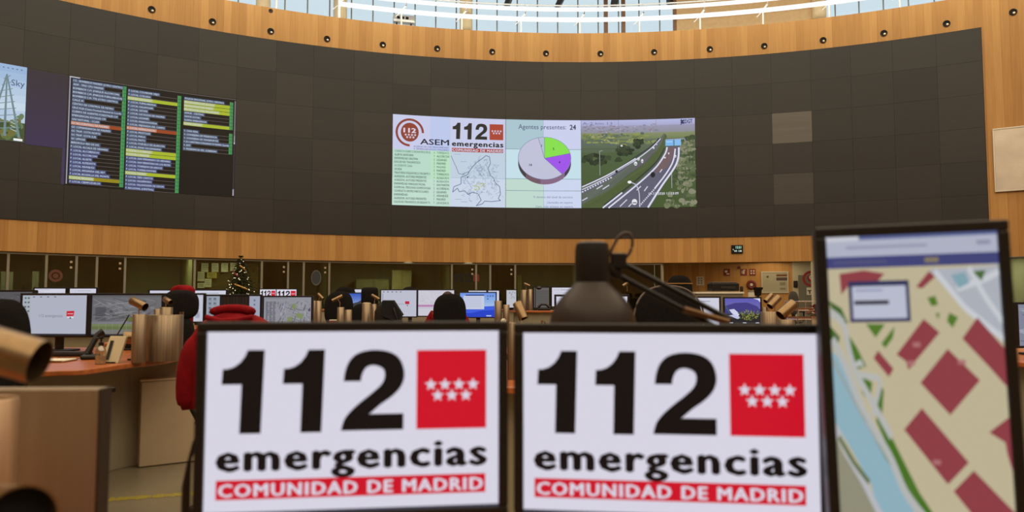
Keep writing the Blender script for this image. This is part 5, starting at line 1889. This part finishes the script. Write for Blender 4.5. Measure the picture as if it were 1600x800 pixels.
p = at(366, 486, 3.86)
jk = draped('red_jacket', 'big red jacket hung over a black chair behind the near monitor', (p.x, p.y + 0.02, 0), 0,
            [(p.z - 0.004, 0.02, 0, 0.02), (p.z - 0.006, 0.075, 0, 0.04), (p.z - 0.016, 0.135, 0, 0.065), (p.z - 0.034, 0.185, 0, 0.08), (p.z - 0.065, 0.215, 0, 0.09), (p.z - 0.13, 0.235, 0, 0.1), (p.z - 0.25, 0.252, 0, 0.105), (p.z - 0.38, 0.268, 0, 0.11), (p.z - 0.46, 0.272, 0, 0.11), (0.56, 0.25, 0, 0.1)],
            slv=[([(s * 0.165, -0.035, p.z - 0.07), (s * 0.195, -0.06, p.z - 0.16), (s * 0.212, -0.07, p.z - 0.28), (s * 0.222, -0.065, p.z - 0.40), (s * 0.226, -0.06, p.z - 0.50)], [0.035, 0.052, 0.055, 0.052, 0.045]) for s in (-1, 1)])
cm = MB()
pts = [(0.105 * math.cos(a), -0.05 + 0.05 * math.sin(a) - 0.03 * math.sin(a), p.z - 0.012 + 0.026 * math.sin(a)) for a in [PI * i / 14 for i in range(15)]]
cm.tube(pts, [0.014] + [0.022] * 13 + [0.014], 10)
cm.tube([(-0.12, -0.085, p.z - 0.03), (-0.04, -0.1, p.z - 0.05), (0.05, -0.1, p.z - 0.045), (0.12, -0.085, p.z - 0.03)], 0.014, 8)
cm.build('collar', RED, jk, True)
p = at(286, 445, 6.3)
draped('red_garment', 'red garment slung over the top of a black chair', (p.x, p.y, 0), math.radians(15),
       [(p.z, 0.03, 0, 0.02), (p.z - 0.004, 0.07, 0, 0.04), (p.z - 0.025, 0.095, 0, 0.06), (p.z - 0.06, 0.1, 0, 0.06), (p.z - 0.2, 0.09, 0, 0.05), (p.z - 0.4, 0.085, 0, 0.05)], 'garment')

# ------------------------------------------------------------------ person in red, seen from behind in the chair
SKIN = mat('skin', (150, 104, 82), 0.6, 0, 0.3, 0.06)
HAIR = mat('hair', (58, 40, 34), 0.7, 0, 0.3, 0.3, (60, 60, 10))


def skin_obj(name, m, verts, edges, parent, sub=2):
    me = bpy.data.meshes.new(name)
    me.from_pydata([v[:3] for v in verts], edges, [])
    me.materials.append(m)
    o = link(name, me)
    o.parent = parent
    sk = o.modifiers.new('skin', 'SKIN')
    sk.use_smooth_shade = True
    for i, v in enumerate(verts):
        me.skin_vertices[0].data[i].radius = (v[3], v[4] if len(v) > 4 else v[3])
        me.skin_vertices[0].data[i].use_root = (i == 0)
    s = o.modifiers.new('sub', 'SUBSURF')
    s.levels = s.render_levels = sub
    return o


px, py = pc.location.x, pc.location.y
hz = at(697, 456, 9.3).z                                  # crown of the head
pt = thing('person', 'person in red jacket seated at the blue desktop, back turned', 'person', (px - 0.05, py, 0))
sh = hz - 0.25                                            # shoulder line
V = [(0, -0.02, 0.53, .13, .10), (0, -0.04, 0.68, .12, .09), (0, -0.03, sh - 0.10, .15, .10), (0, 0.0, sh + 0.01, .07, .06), (0, 0.03, sh + 0.07, .048, .048), (0, 0.05, sh + 0.10, .07, .085), (0, 0.05, sh + 0.17, .078, .095), (0, 0.045, sh + 0.225, .05, .06)]
E_ = [(0, 1), (1, 2), (2, 3), (3, 4), (4, 5), (5, 6), (6, 7)]
for sgn in (-1, 1):
    b0 = len(V)
    V += [(sgn * 0.17, 0.0, sh - 0.03, .05), (sgn * 0.27, 0.03, sh - 0.25, .042), (sgn * 0.22, 0.27, sh - 0.30, .034), (sgn * 0.21, 0.33, sh - 0.30, .024)]
    E_ += [(2, b0), (b0, b0 + 1), (b0 + 1, b0 + 2), (b0 + 2, b0 + 3)]
    for k in range(4):
        f0 = len(V)
        xx = sgn * (0.21 + 0.016 * (k - 1.5))
        ln = (0.072, 0.08, 0.075, 0.06)[k]
        V += [(xx, 0.38, sh - 0.30, .0085), (xx, 0.38 + ln * 0.55, sh - 0.305, .008), (xx, 0.38 + ln, sh - 0.325, .007)]
        E_ += [(b0 + 3, f0), (f0, f0 + 1), (f0 + 1, f0 + 2)]
    f0 = len(V)
    V += [(sgn * 0.175, 0.355, sh - 0.305, .010), (sgn * 0.16, 0.39, sh - 0.315, .0085)]
    E_ += [(b0 + 3, f0), (f0, f0 + 1)]
    b1 = len(V)
    V += [(sgn * 0.10, 0.05, 0.54, .09), (sgn * 0.13, 0.42, 0.54, .062), (sgn * 0.13, 0.44, 0.12, .045), (sgn * 0.13, 0.56, 0.05, .038)]
    E_ += [(0, b1), (b1, b1 + 1), (b1 + 1, b1 + 2), (b1 + 2, b1 + 3)]
skin_obj('body', SKIN, V, E_, pt)
JV = [(0, -0.02, 0.55, .165, .13), (0, -0.04, 0.70, .155, .12), (0, -0.03, sh - 0.10, .175, .125), (0, 0.0, sh + 0.02, .085, .075), (0, 0.03, sh + 0.06, .065, .06)]
JE = [(0, 1), (1, 2), (2, 3), (3, 4)]
for sgn in (-1, 1):
    b0 = len(JV)
    JV += [(sgn * 0.18, 0.0, sh - 0.035, .07), (sgn * 0.285, 0.03, sh - 0.25, .06), (sgn * 0.225, 0.26, sh - 0.30, .046)]
    JE += [(2, b0), (b0, b0 + 1), (b0 + 1, b0 + 2)]
skin_obj('jacket', RED, JV, JE, pt)
hm = MB()
vs, fs = [], []
nn = 20
for i in range(9):
    th = 0.62 * PI * i / 8
    for k in range(nn):
        a = 2 * PI * k / nn
        y = 0.105 * math.sin(th) * math.sin(a)
        vs.append((0.09 * math.sin(th) * math.cos(a), y + 0.045, sh + 0.135 + 0.125 * math.cos(th) + (0.05 if y > 0.05 and i > 4 else 0)))
for i in range(8):
    for k in range(nn):
        fs.append((i * nn + k, i * nn + (k + 1) % nn, (i + 1) * nn + (k + 1) % nn, (i + 1) * nn + k))
hm.add(vs, fs).build('hair', HAIR, pt, True)
for sgn in (-1, 1):
    m = MB().lathe([(0, -.012), (.016, -.008), (.02, 0), (.016, .008), (0, .012)], (sgn * 0.086, 0.05, sh + 0.12), 10, M=Matrix.Rotation(PI / 2, 3, 'Y') @ Matrix.Diagonal((1.6, 1, 1)))
    m.build('ear', SKIN, pt, True)
fm = MB()
fm.tube([(0, 0.135, sh + 0.15), (0, 0.155, sh + 0.115), (0, 0.14, sh + 0.10)], [.008, .016, .01], 8)
fm.build('nose', SKIN, pt, True)
for sgn in (-1, 1):
    MB().lathe([(0, -.01), (.008, -.005), (.01, 0), (.008, .006), (0, .01)], (sgn * 0.032, 0.135, sh + 0.15), 10).build('eye', PAPER, pt, True)
MB().tube([(-0.025, 0.13, sh + 0.07), (0, 0.138, sh + 0.068), (0.025, 0.13, sh + 0.07)], 0.006, 6).build('mouth', mat('lips', (130, 66, 62), 0.5), pt, True)

# ------------------------------------------------------------------ black bag on the desk before the red mark screen
p0 = at(607, 469, 7.3)
zb = 0.74
H = p0.z - zb
bgx = thing('black_bag', 'bulky black bag with hood like flap before a white monitor', 'bag', (p0.x, 7.35, zb))
vs, fs = [], []
prof = [(0.0, 0.11), (0.02, 0.14), (0.10, 0.145), (0.2, 0.13), (0.27, 0.12), (0.33, 0.10), (0.37, 0.06), (0.385, 0.02)]
sc = H / 0.385
nn = 28
for j, (z, r) in enumerate(prof):
    for k in range(nn):
        a = 2 * PI * k / nn
        wob = 1 + 0.08 * math.sin(3 * a + j * 1.3) + 0.05 * math.sin(7 * a - j)
        lean = 0.02 if j > 3 else 0
        vs.append((r * math.cos(a) * wob + lean * math.cos(a), r * 0.7 * math.sin(a) * wob, z * sc - (0.06 if (j > 3 and math.cos(a) > 0.5) else 0)))
for j in range(len(prof) - 1):
    for k in range(nn):
        fs.append((j * nn + k, j * nn + (k + 1) % nn, (j + 1) * nn + (k + 1) % nn, (j + 1) * nn + k))
fs += [tuple(range(nn)), tuple(range((len(prof) - 1) * nn, len(prof) * nn))]
MB().add(vs, fs).build('body', mat('black_nylon', (22, 18, 16), 0.6, 0, 0.3, 0.3, (12, 12, 12), 0.8), bgx, True)
MB().tube([(0.06, -0.10, H * 0.8), (0.1, -0.125, H * 0.5), (0.08, -0.12, H * 0.2)], 0.012, 8).build('strap', BLACK, bgx, True)
fl = MB()
fl.add([(-0.06, -0.07, H * 0.98), (0.05, -0.07, H * 0.98), (0.14, -0.10, H * 0.62), (0.09, -0.13, H * 0.45), (-0.06, -0.12, H * 0.6), (-0.06, 0.02, H), (0.05, 0.02, H), (0.15, -0.02, H * 0.62)],
       [(0, 1, 2, 3, 4), (5, 6, 1, 0), (6, 7, 2, 1)])
o = fl.build('flap', mat('flap_cloth', (17, 15, 15), 0.8, 0, 0.2), bgx)
sd = o.modifiers.new('thick', 'SOLIDIFY')
sd.thickness = 0.012

# ------------------------------------------------------------------ fir tree with lights
TY = 11.0
base = at(375, 468, TY)
apex = at(379, 400, TY)
TH_ = apex.z - base.z
ped = thing('tree_stand', 'slim dark pedestal behind the monitors carrying the fir tree', 'pedestal', (base.x, TY, 0))
MB().lathe([(0, 0), (0.2, 0), (0.2, 0.03), (0.05, 0.05), (0.05, base.z - 0.03), (0.17, base.z - 0.02), (0.17, base.z), (0, base.z)], (0, 0, 0), 24).build('column', DARK, ped, True)
tr = thing('fir_tree', 'small lit Christmas fir tree with white lights', 'tree', (base.x, TY, base.z + 0.003))
MB().lathe([(0, 0), (0.07, 0), (0.085, 0.07), (0.075, 0.07), (0.0, 0.06)], (0, 0, 0), 18).build('pot', mat('pot_brown', (70, 44, 26), 0.6), tr, True)
MB().lathe([(0.016, 0.05), (0.006, TH_ * 0.97)], (0, 0, 0), 8).build('trunk', mat('bark', (58, 42, 28), 0.8), tr, True)
rnd = random.Random(21)
fo = MB()
tips = []
rmax = 0.27
for lvl in range(15):
    f = lvl / 14
    z = 0.06 + (TH_ - 0.08) * f
    rr = rmax * (1 - f) ** 0.85 + 0.015
    nb = max(5, int(15 * (1 - f) + 5))
    for k in range(nb):
        a = 2 * PI * (k + rnd.random() * 0.6) / nb + lvl
        L = rr * rnd.uniform(0.8, 1.12)
        tip = Vector((L * math.cos(a), L * math.sin(a), z - 0.25 * L))
        root = Vector((0, 0, z + 0.02))
        fo.tube([root, root.lerp(tip, 0.5) + Vector((0, 0, 0.01)), tip], [0.004, 0.003, 0.002], 4)
        for q in range(10):
            g = 0.2 + 0.8 * q / 9
            b2 = root.lerp(tip, g)
            for sd_ in (-1, 1):
                e2 = b2 + Vector((math.cos(a + sd_ * 0.8), math.sin(a + sd_ * 0.8), rnd.uniform(-.3, .35))) * 0.042 * (1.1 - 0.4 * g)
                nrm = Vector((rnd.uniform(-1, 1), rnd.uniform(-1, 1), rnd.uniform(-1, 1))).normalized() * 0.006
                fo.add([b2 - nrm, b2 + nrm, e2], [(0, 1, 2)])
        tips.append((tip, a))
fo.build('foliage', GREEN, tr)
bulb_m = glow((255, 236, 190), 1.6)
bulb = MB().lathe([(0, -0.007), (0.0055, -0.003), (0.0055, 0.003), (0, 0.007)], (0, 0, 0), 8).build('light_bulb', bulb_m, tr, True)
front = [tp for tp in tips if tp[0].y < 0.05]
rnd.shuffle(front)
bulb.location = front[0][0] * 0.97
for tp, a in front[1:64]:
    o = bulb.copy()
    COL.objects.link(o)
    o.parent = tr
    o.location = tp * rnd.uniform(0.75, 1.0) + Vector((0, 0, rnd.uniform(-.01, .02)))
for (z, r0, a0, m) in ((0.42, 0.10, 3.6, mat('red_ribbon', (120, 20, 26), 0.5)), (0.22, 0.17, 4.6, mat('gold_ribbon', (170, 130, 70), 0.35, 0.6)), (0.5, 0.085, 4.9, mat('gold_ribbon', (170, 130, 70), 0.35, 0.6))):
    pts = [(r0 * math.cos(a0 + q * 0.14), r0 * math.sin(a0 + q * 0.14), z * TH_ / 0.65 - q * 0.010) for q in range(9)]
    MB().tube(pts, 0.014, 6).build('ribbon', m, tr, True)
st = MB()
for k in range(5):
    a = 2 * PI * k / 5
    st.tube([(0, 0, TH_), (0.03 * math.cos(a + PI / 2), 0, TH_ + 0.03 * math.sin(a + PI / 2))], [0.008, 0.001], 5)
st.build('star', mat('gold_ribbon', (170, 130, 70), 0.35, 0.6), tr)

# ------------------------------------------------------------------ small things on the left desk
def prop(name, label, cat, u, v, Y, rz=0.0, z=0.74):
    p = at(u, v, Y)
    return thing(name, label, cat, (p.x, p.y, z), rz)


t = prop('keyboard', 'black keyboard before the white left monitor', 'keyboard', 98, 552, 4.95)
MB().box((0, 0, 0.012), (0.34, 0.13, 0.02)).build('case', BLACK, t, bevel=0.004)
m = MB()
for r in range(5):
    for k in range(14):
        m.box((-0.155 + 0.0238 * k, -0.05 + 0.025 * r, 0.025), (0.019, 0.02, 0.008))
o = m.build('keys', DARK, t)
o['kind'] = 'stuff'
t = prop('paper_stack', 'white papers lying before the black keyboard', 'paper', 76, 560, 4.5, 0.1)
m = MB()
for k in range(6):
    m.box((random.uniform(-.008, .008), random.uniform(-.008, .008), 0.001 + 0.0022 * k), (0.25, 0.18, 0.002), random.uniform(-.05, .05))
m.build('sheets', PAPER, t)
t = prop('desk_phone', 'black telephone handset standing left of the clear bottle', 'telephone', 141, 564, 4.68, 0.4)
MB().prism([(-0.05, -0.07), (0.05, -0.07), (0.05, 0.08), (-0.05, 0.08)], 0, 0.03).build('base', BLACK, t, bevel=0.012)
MB().tube([(-0.02, 0.02, 0.03), (0.0, 0.03, 0.08), (0.03, 0.05, 0.15), (0.06, 0.06, 0.17)], [0.022, 0.017, 0.018, 0.024], 10).build('handset', BLACK, t, True)
cord = []
for k in range(60):
    a = k * 0.8
    cord.append((-0.05 - 0.0022 * k + 0.006 * math.cos(a), -0.08 + 0.002 * k + 0.006 * math.sin(a), 0.01 + 0.003 * math.sin(a)))
MB().tube(cord, 0.002, 5).build('cord', BLACK, t, True)
t = prop('gel_bottle', 'clear gel bottle with black pump on the left desk', 'bottle', 157, 570, 4.3)
MB().lathe([(0, 0), (0.028, 0), (0.03, 0.01), (0.03, 0.075), (0.022, 0.095), (0.012, 0.105), (0.012, 0.115)], (0, 0, 0), 20).build('body', glass_mat('clear_bottle', (226, 220, 208), 0.22), t, True)
MB().lathe([(0, 0.005), (0.026, 0.005), (0.027, 0.05), (0, 0.05)], (0, 0, 0), 18).build('gel', mat('gel', (196, 176, 156), 0.2, 0, 0.5), t, True)
m = MB().lathe([(0.014, 0.108), (0.014, 0.125), (0.005, 0.13), (0.005, 0.145), (0.014, 0.147), (0.014, 0.158), (0, 0.16)], (0, 0, 0), 14)
m.tube([(0, 0, 0.152), (-0.03, -0.01, 0.150)], 0.005, 8)
m.build('pump', BLACK, t, True)
t = prop('card_holder', 'cream slotted card holder between clear bottle and canister', 'holder', 178, 566, 4.42, -0.15)
MB().add([(-0.055, -0.05, 0), (0.06, -0.05, 0), (0.055, 0.03, 0.155), (-0.055, 0.03, 0.155), (-0.055, -0.03, 0), (0.06, -0.03, 0), (0.055, 0.05, 0.155), (-0.055, 0.05, 0.155)],
         [(0, 1, 2, 3), (7, 6, 5, 4), (0, 3, 7, 4), (1, 5, 6, 2), (3, 2, 6, 7), (0, 4, 5, 1)]).build('panel', mat('cream_board', (186, 170, 136), 0.5), t, bevel=0.004)
MB().add([(-0.022, -0.047, 0.02), (-0.002, -0.047, 0.02), (-0.014, 0.012, 0.13), (-0.036, 0.012, 0.13)], [(0, 1, 2, 3)]).build('slot', BLACK_IN, t)
MB().box((0.0, -0.052, 0.004), (0.09, 0.014, 0.008)).build('foot', BLACK, t)
t = prop('reading_arm', 'thin black angled arm in front of the grey aerial map', 'arm', 207, 560, 4.6)
MB().tube([(0.0, 0.0, 0.0), (0.0, 0.0, 0.26), (-0.03, 0.0, 0.28), (-0.13, 0.02, 0.12)], 0.004, 8).build('rod', BLACK, t, True)
MB().lathe([(0, 0), (0.03, 0), (0.03, 0.01), (0, 0.012)], (0, 0, 0), 16).build('foot', BLACK, t, True)
# papers on the desk behind the jacket
t = prop('paper_stack', 'white papers on the desk edge right of the wide canister', 'paper', 300, 534, 6.5, 0.2)
m = MB()
for k in range(8):
    m.box((random.uniform(-.01, .01), random.uniform(-.01, .01), 0.002 + 0.004 * k), (0.21, 0.15, 0.004), random.uniform(-.06, .06))
m.build('sheets', PAPER, t)
# small boxes by slim canisters
t = prop('small_carton', 'little red and white carton beside slim canisters', 'box', 521, 506, 8.0)
MB().box((0, 0, 0.085), (0.08, 0.06, 0.17)).build('body', PAPER, t, bevel=0.003)
MB().box((0, -0.031, 0.14), (0.081, 0.003, 0.04)).build('band', SIGN, t)
# clutter by the blue desktop
t = prop('crumpled_tissue', 'crumpled white tissue right of the blue desktop canisters', 'tissue', 787, 502, 10.48, 0, 0.78)
bm = bmesh.new()
bmesh.ops.create_icosphere(bm, subdivisions=3, radius=0.04)
rnd = random.Random(5)
for v in bm.verts:
    v.co *= rnd.uniform(0.75, 1.15)
    v.co.z = max(0, v.co.z * 1.2 + 0.04)
me = bpy.data.meshes.new('tissue')
bm.to_mesh(me)
bm.free()
me.materials.append(PAPER)
o = link('tissue', me)
o.parent = t
# folded wooden rests right of the stout lamp
for k, (u, v, lab) in enumerate(((852, 503, 'bent brown leather strap nearer the lamp shade'), (832, 506, 'bent brown leather strap nearer the stout tube lamp'))):
    p = at(u, v, 4.25 + 0.2 * k)
    t = thing('leather_strap', lab, 'strap', (p.x, p.y, 0.74))
    h = p.z - 0.74
    o = MB().tube([(-0.05, 0, 0.008), (-0.035, 0, h * 0.7), (0.0, 0.01, h), (0.04, 0, h * 0.8), (0.06, 0, h + 0.02)], 0.008, 8).build('band', mat('tan_leather', (128, 88, 50), 0.5, 0, 0.4, 0.15), t, True)
    MB().box((0.0, 0, 0.004), (0.12, 0.05, 0.008)).build('foot', BLACK, t)
# black webcam lamp on the raised desk
p = at(842, 450, 12.42)
t = thing('gooseneck', 'black round headed gooseneck on the raised desk', 'gooseneck', (p.x - 0.06, p.y, 0.96))
MB().tube([(0, 0, 0), (0, 0, p.z - 0.96), (0.03, 0, p.z - 0.93), (0.06, 0, p.z - 0.96)], 0.006, 8).build('neck', BLACK, t, True)
MB().lathe([(0, -0.03), (0.04, -0.02), (0.05, 0.0), (0.03, 0.03), (0, 0.035)], (0.06, 0, p.z - 0.96), 16).build('head', BLACK, t, True)
MB().lathe([(0, 0), (0.05, 0), (0.05, 0.012), (0, 0.016)], (0, 0, 0), 16).build('foot', BLACK, t, True)
p = at(850, 475, 12.25)
t = thing('desk_phone', 'black curved telephone on the raised desk', 'telephone', (p.x, p.y, 0.96))
MB().box((0, 0, 0.02), (0.2, 0.15, 0.04)).build('base', BLACK, t, bevel=0.012)
MB().tube([(-0.1, -0.02, 0.05), (-0.05, -0.02, 0.1), (0.03, -0.02, 0.1), (0.1, -0.02, 0.045)], [0.026, 0.018, 0.018, 0.026], 10).build('handset', BLACK, t, True)

# ------------------------------------------------------------------ right hand side: counter, printer, pots, trays, poinsettia
a, b2 = at(1088, 456, 15.0), at(1161, 456, 15.0)
t = thing('service_counter', 'grey counter under the printer before the wood alcove', 'counter', ((a.x + b2.x) / 2, 15.3, 0.22))
hc = a.z - 0.22
cw = b2.x - a.x
MB().box((0, 0, hc / 2 - 0.02), (cw, 0.6, hc - 0.04)).build('body', mat('grey_laminate', (120, 112, 96), 0.5, 0, 0.3, 0.05), t, bevel=0.006)
MB().box((0, 0, hc - 0.02), (cw + 0.04, 0.64, 0.04)).build('worktop', PAPER, t, bevel=0.006)
for k in range(3):
    d = MB().box((-cw / 3 + cw / 3 * k, -0.31, hc / 2 - 0.04), (cw / 3 - 0.02, 0.02, hc - 0.14)).build('door', mat('grey_laminate', (120, 112, 96), 0.5), t, bevel=0.004)
    MB().box((-cw / 3 + cw / 3 * k + 0.1, -0.33, hc * 0.7), (0.02, 0.02, 0.12)).build('handle', CHROME, d)
pp = at(1131, 456, 15.2)
t = thing('printer', 'wide black printer on the grey counter', 'printer', (pp.x, 15.25, a.z))
MB().box((0, 0, 0.10), (0.56, 0.38, 0.16)).build('body', BLACK, t, bevel=0.015)
MB().box((0, 0.02, 0.195), (0.5, 0.3, 0.02)).build('lid', mat('grey_lid', (92, 84, 76), 0.4), t, bevel=0.006)
MB().box((0.05, -0.195, 0.085), (0.3, 0.02, 0.05)).build('paper_slot', DARK, t, bevel=0.003)
MB().box((-0.1, -0.2, 0.03), (0.3, 0.06, 0.02)).build('output_tray', DARK, t)
pp = at(1158, 456, 15.2)
t = thing('flask', 'small black flask right of the printer', 'flask', (pp.x - 0.02, 15.1, a.z))
MB().lathe([(0, 0), (0.03, 0), (0.03, 0.1), (0.022, 0.115), (0, 0.118)], (0, 0, 0), 16).build('body', BLACK, t, True)
MB().lathe([(0.031, 0.06), (0.032, 0.075), (0.031, 0.09)], (0, 0, 0), 16).build('band', DARK, t, True)
# waste bin like black pot
pp = at(1184, 449, 14.2)
t = thing('black_pot', 'black flared pot before the cream whiteboard', 'pot', (pp.x, 14.2, 0.22))
z1 = pp.z - 0.22
MB().lathe([(0, 0), (0.12, 0), (0.12, 0.02), (0.03, 0.04), (0.03, z1 - 0.16), (0.0, z1 - 0.16)], (0, 0, 0), 20).build('stand', DARK, t, True)
MB().lathe([(0, z1 - 0.16), (0.06, z1 - 0.16), (0.075, z1 - 0.05), (0.095, z1 - 0.03), (0.095, z1), (0.085, z1), (0.07, z1 - 0.05), (0, z1 - 0.05)], (0, 0, 0), 20).build('bowl', BLACK, t, True)
pp = at(1174, 455, 14.6)
t = thing('pale_cylinder', 'pale standing cylinder left of the black flared pot', 'cylinder', (pp.x, 14.6, 0.22))
z1 = pp.z - 0.22
MB().lathe([(0, 0), (0.07, 0), (0.07, z1), (0.06, z1), (0.06, z1 - 0.05), (0, z1 - 0.05)], (0, 0, 0), 18).build('body', PAPER, t, True)
MB().lathe([(0.071, z1 - 0.02), (0.074, z1), (0.068, z1 + 0.006)], (0, 0, 0), 18).build('rim', ALU, t, True)
# letter tray stack
p0, p1 = at(1240, 471, 5.9), at(1274, 508, 5.9)
t = thing('letter_trays', 'stack of wire letter trays with brown files at right', 'tray stack', ((p0.x + p1.x) / 2, 5.95, 0.74))
tw = p1.x - p0.x
hh = p0.z - 0.74
for k in range(6):
    z = 0.012 + (hh - 0.012) * k / 5
    tray = MB()
    tray.tube([(-tw / 2, -0.13, z), (tw / 2, -0.13, z), (tw / 2, 0.13, z), (-tw / 2, 0.13, z), (-tw / 2, -0.13, z)], 0.004, 6)
    for q in range(5):
        x = -tw / 2 + tw * (q + 1) / 6
        tray.tube([(x, -0.13, z), (x, 0.13, z)], 0.0015, 4)
    tray.build('tray', CHROME, t, True)
    if k < 5:
        MB().box((0, 0, z + 0.012), (tw * 0.92, 0.22, 0.014)).build('files', mat('brown_files', (128, 84, 56), 0.7, 0, 0.2, 0.2), t)
for sx in (-1, 1):
    for sy in (-1, 1):
        MB().tube([(sx * tw / 2, sy * 0.13, 0), (sx * tw / 2, sy * 0.13, hh)], 0.004, 6).build('post', CHROME, t, True)
# poinsettia
pp = at(1274, 490, 5.5)
t = thing('poinsettia', 'red poinsettia in a pale pot beside the portrait monitor', 'plant', (pp.x, 5.5, 0.74))
hp_ = pp.z - 0.74
MB().lathe([(0, 0), (0.022, 0), (0.026, hp_), (0.022, hp_), (0.02, hp_ - 0.02), (0, hp_ - 0.02)], (0, 0, 0), 18).build('pot', mat('pale_pot', (196, 184, 160), 0.5), t, True)
rl = mat('poinsettia_red', (134, 14, 26), 0.6, 0, 0.3, 0.2)


def leaves(n, z0, r, tilt, w, m, name, seed):
    rn = random.Random(seed)
    mb = MB()
    for k in range(n):
        a = 2 * PI * k / n + rn.uniform(-.2, .2)
        ca, sa = math.cos(a), math.sin(a)
        ti = tilt + rn.uniform(-.25, .25)
        L = r * rn.uniform(.8, 1.1)
        ctr = []
        for f, ww in ((0.02, .1), (.3, .8), (.55, 1), (.8, .55), (1, .05)):
            q = Vector((ca * L * f * math.cos(ti), sa * L * f * math.cos(ti), z0 + L * f * math.sin(ti) - 0.25 * L * f * f))
            sd2 = Vector((-sa, ca, 0.15)) * w * ww
            ctr.append((q - sd2, q + Vector((0, 0, -0.004)), q + sd2))
        vs = [v for row in ctr for v in row]
        fs = []
        for i in range(4):
            for j in range(2):
                fs.append((i * 3 + j, i * 3 + j + 1, i * 3 + j + 4, i * 3 + j + 3))
        mb.add(vs, fs)
    return mb.build(name, m, t)


leaves(9, hp_ + 0.02, 0.075, 0.2, 0.017, rl, 'bracts', 1)
leaves(8, hp_ + 0.04, 0.06, 0.7, 0.015, rl, 'upper_bracts', 2)
leaves(7, hp_ + 0.0, 0.06, -0.1, 0.016, mat('leaf_green', (40, 62, 34), 0.6), 'leaves', 3)
MB().tube([(0, 0, hp_ - 0.02), (0, 0, hp_ + 0.05)], 0.005, 6).build('stem', mat('leaf_green', (40, 62, 34), 0.6), t, True)

# ------------------------------------------------------------------ black swing-arm lamp behind the right 112 monitor
LY_ = 1.62
pb = at(926, 516, LY_)
pt_ = at(926, 378, LY_)
base_pt = at(1235, 560, 1.52)
lamp = thing('desk_lamp', 'black swing arm desk lamp with domed shade above right monitor', 'lamp', (base_pt.x, 1.52, OUR))
o0 = Vector(lamp.location)
rb = 137 / 2 * LY_ / FPX
rc = 54 / 2 * LY_ / FPX
hS = at(926, 444, LY_).z - pb.z
hT = pt_.z - pb.z
SHADE = mat('lamp_enamel', (40, 26, 18), 0.38, 0.0, 0.3, 0.1, (6, 6, 6))
prof = [(rb * 0.97, 0.004), (rb, 0.0), (rb * 1.0, 0.006), (rb * 0.98, hS * 0.16), (rb * 0.93, hS * 0.36), (rb * 0.83, hS * 0.56), (rb * 0.67, hS * 0.76), (rb * 0.50, hS * 0.92), (rc * 0.98, hS * 1.05)]
inner = [(r - 0.003, z - 0.002) for r, z in reversed(prof[2:])]
MB().lathe(list(reversed(inner))[::-1] + prof[:], pb - o0, 48).build('shade', SHADE, lamp, True)
MB().lathe([(rc * 0.98, hS * 0.98), (rc * 1.02, hS * 1.1), (rc * 1.0, hT * 0.9), (rc * 0.92, hT * 0.98), (rc * 0.7, hT), (0, hT)], pb - o0, 32).build('socket_cap', BLACK, lamp, True)
MB().lathe([(0, 0.02), (0.02, 0.02), (0.028, 0.035), (0.02, 0.06), (0, 0.065)], pb - o0, 16).build('bulb', PAPER, lamp, True)
j = at(966, 408, LY_ + 0.02) - o0
j2 = at(962, 428, LY_ + 0.02) - o0
elbow = at(1142, 500, 1.68) - o0
elbow2 = at(1120, 512, 1.68) - o0
MB().tube([at(945, 415, LY_) - o0, j2], 0.012, 10).box(j, (0.034, 0.03, 0.036)).box((j + j2) / 2, (0.02, 0.02, 0.05)).build('joint', BLACK, lamp, bevel=0.005)
MB().tube([j, elbow], 0.0065, 10).build('upper_arm', BLACK, lamp, True)
MB().tube([j2, elbow2], 0.0065, 10).build('parallel_arm', BLACK, lamp, True)
MB().tube([at(1068, 483, 1.655) - o0, at(1138, 503, 1.675) - o0], 0.0075, 12).build('spring', mat('spring_brass', (112, 86, 58), 0.35, 0.8), lamp, True)
MB().tube([(elbow + elbow2) / 2, Vector((0, 0, 0.06))], 0.0075, 10).build('lower_arm', BLACK, lamp, True)
MB().lathe([(0, 0), (0.06, 0), (0.06, 0.02), (0.02, 0.026), (0.014, 0.07), (0, 0.07)], (0, 0, 0), 24).build('foot', BLACK, lamp, True)
loop = [at(u, v, LY_ + 0.01) - o0 for u, v in ((951, 400), (958, 385), (966, 371), (977, 364), (986, 368), (988, 382), (983, 396), (974, 406))]
q = smooth_path([(p.x, p.z) for p in loop], 4)
MB().tube([(x, loop[0].y, z) for x, z in q], 0.0035, 8).build('cord', mat('cord_brown', (60, 40, 34), 0.5), lamp, True)

# cable hanging beside the left near monitor
pts = [at(u, v, 1.5) for u, v in ((326, 640), (314, 665), (304, 690), (296, 720), (291, 760), (290, 800), (288, 830))]
t = thing('cable', 'thick black cable hanging at left of the near left monitor', 'cable', (pts[-1].x, pts[-1].y, OUR))
o0 = Vector(t.location)
P = [p - o0 for p in pts] + [Vector((0.02, -0.02, 0.01))]
MB().tube([p for p in P], [0.004] * 4 + [0.0085, 0.0085, 0.0085, 0.0085], 12).build('sheath', BLACK, t, True)

# ------------------------------------------------------------------ yellow tape on the floor
t0, t1 = gz(170, 781, 0), gz(305, 771, 0)
m = MB()
d = (t1 - t0)
nrm = Vector((-d.y, d.x, 0)).normalized() * 0.045
nseg = 22
rnd = random.Random(2)
for k in range(nseg):
    a, b2 = t0 + d * (k / nseg), t0 + d * ((k + rnd.uniform(.75, 1.0)) / nseg)
    w = rnd.uniform(.6, 1.1)
    m.add([a - nrm * w + Vector((0, 0, .0015)), b2 - nrm * w + Vector((0, 0, .0015)), b2 + nrm * w + Vector((0, 0, .0015)), a + nrm * w + Vector((0, 0, .0015))], [(0, 1, 2, 3)])
tag(m.build('floor_tape', mat('yellow_tape', (150, 134, 40), 0.6)), 'worn yellow tape line on the floor at lower left', 'tape')
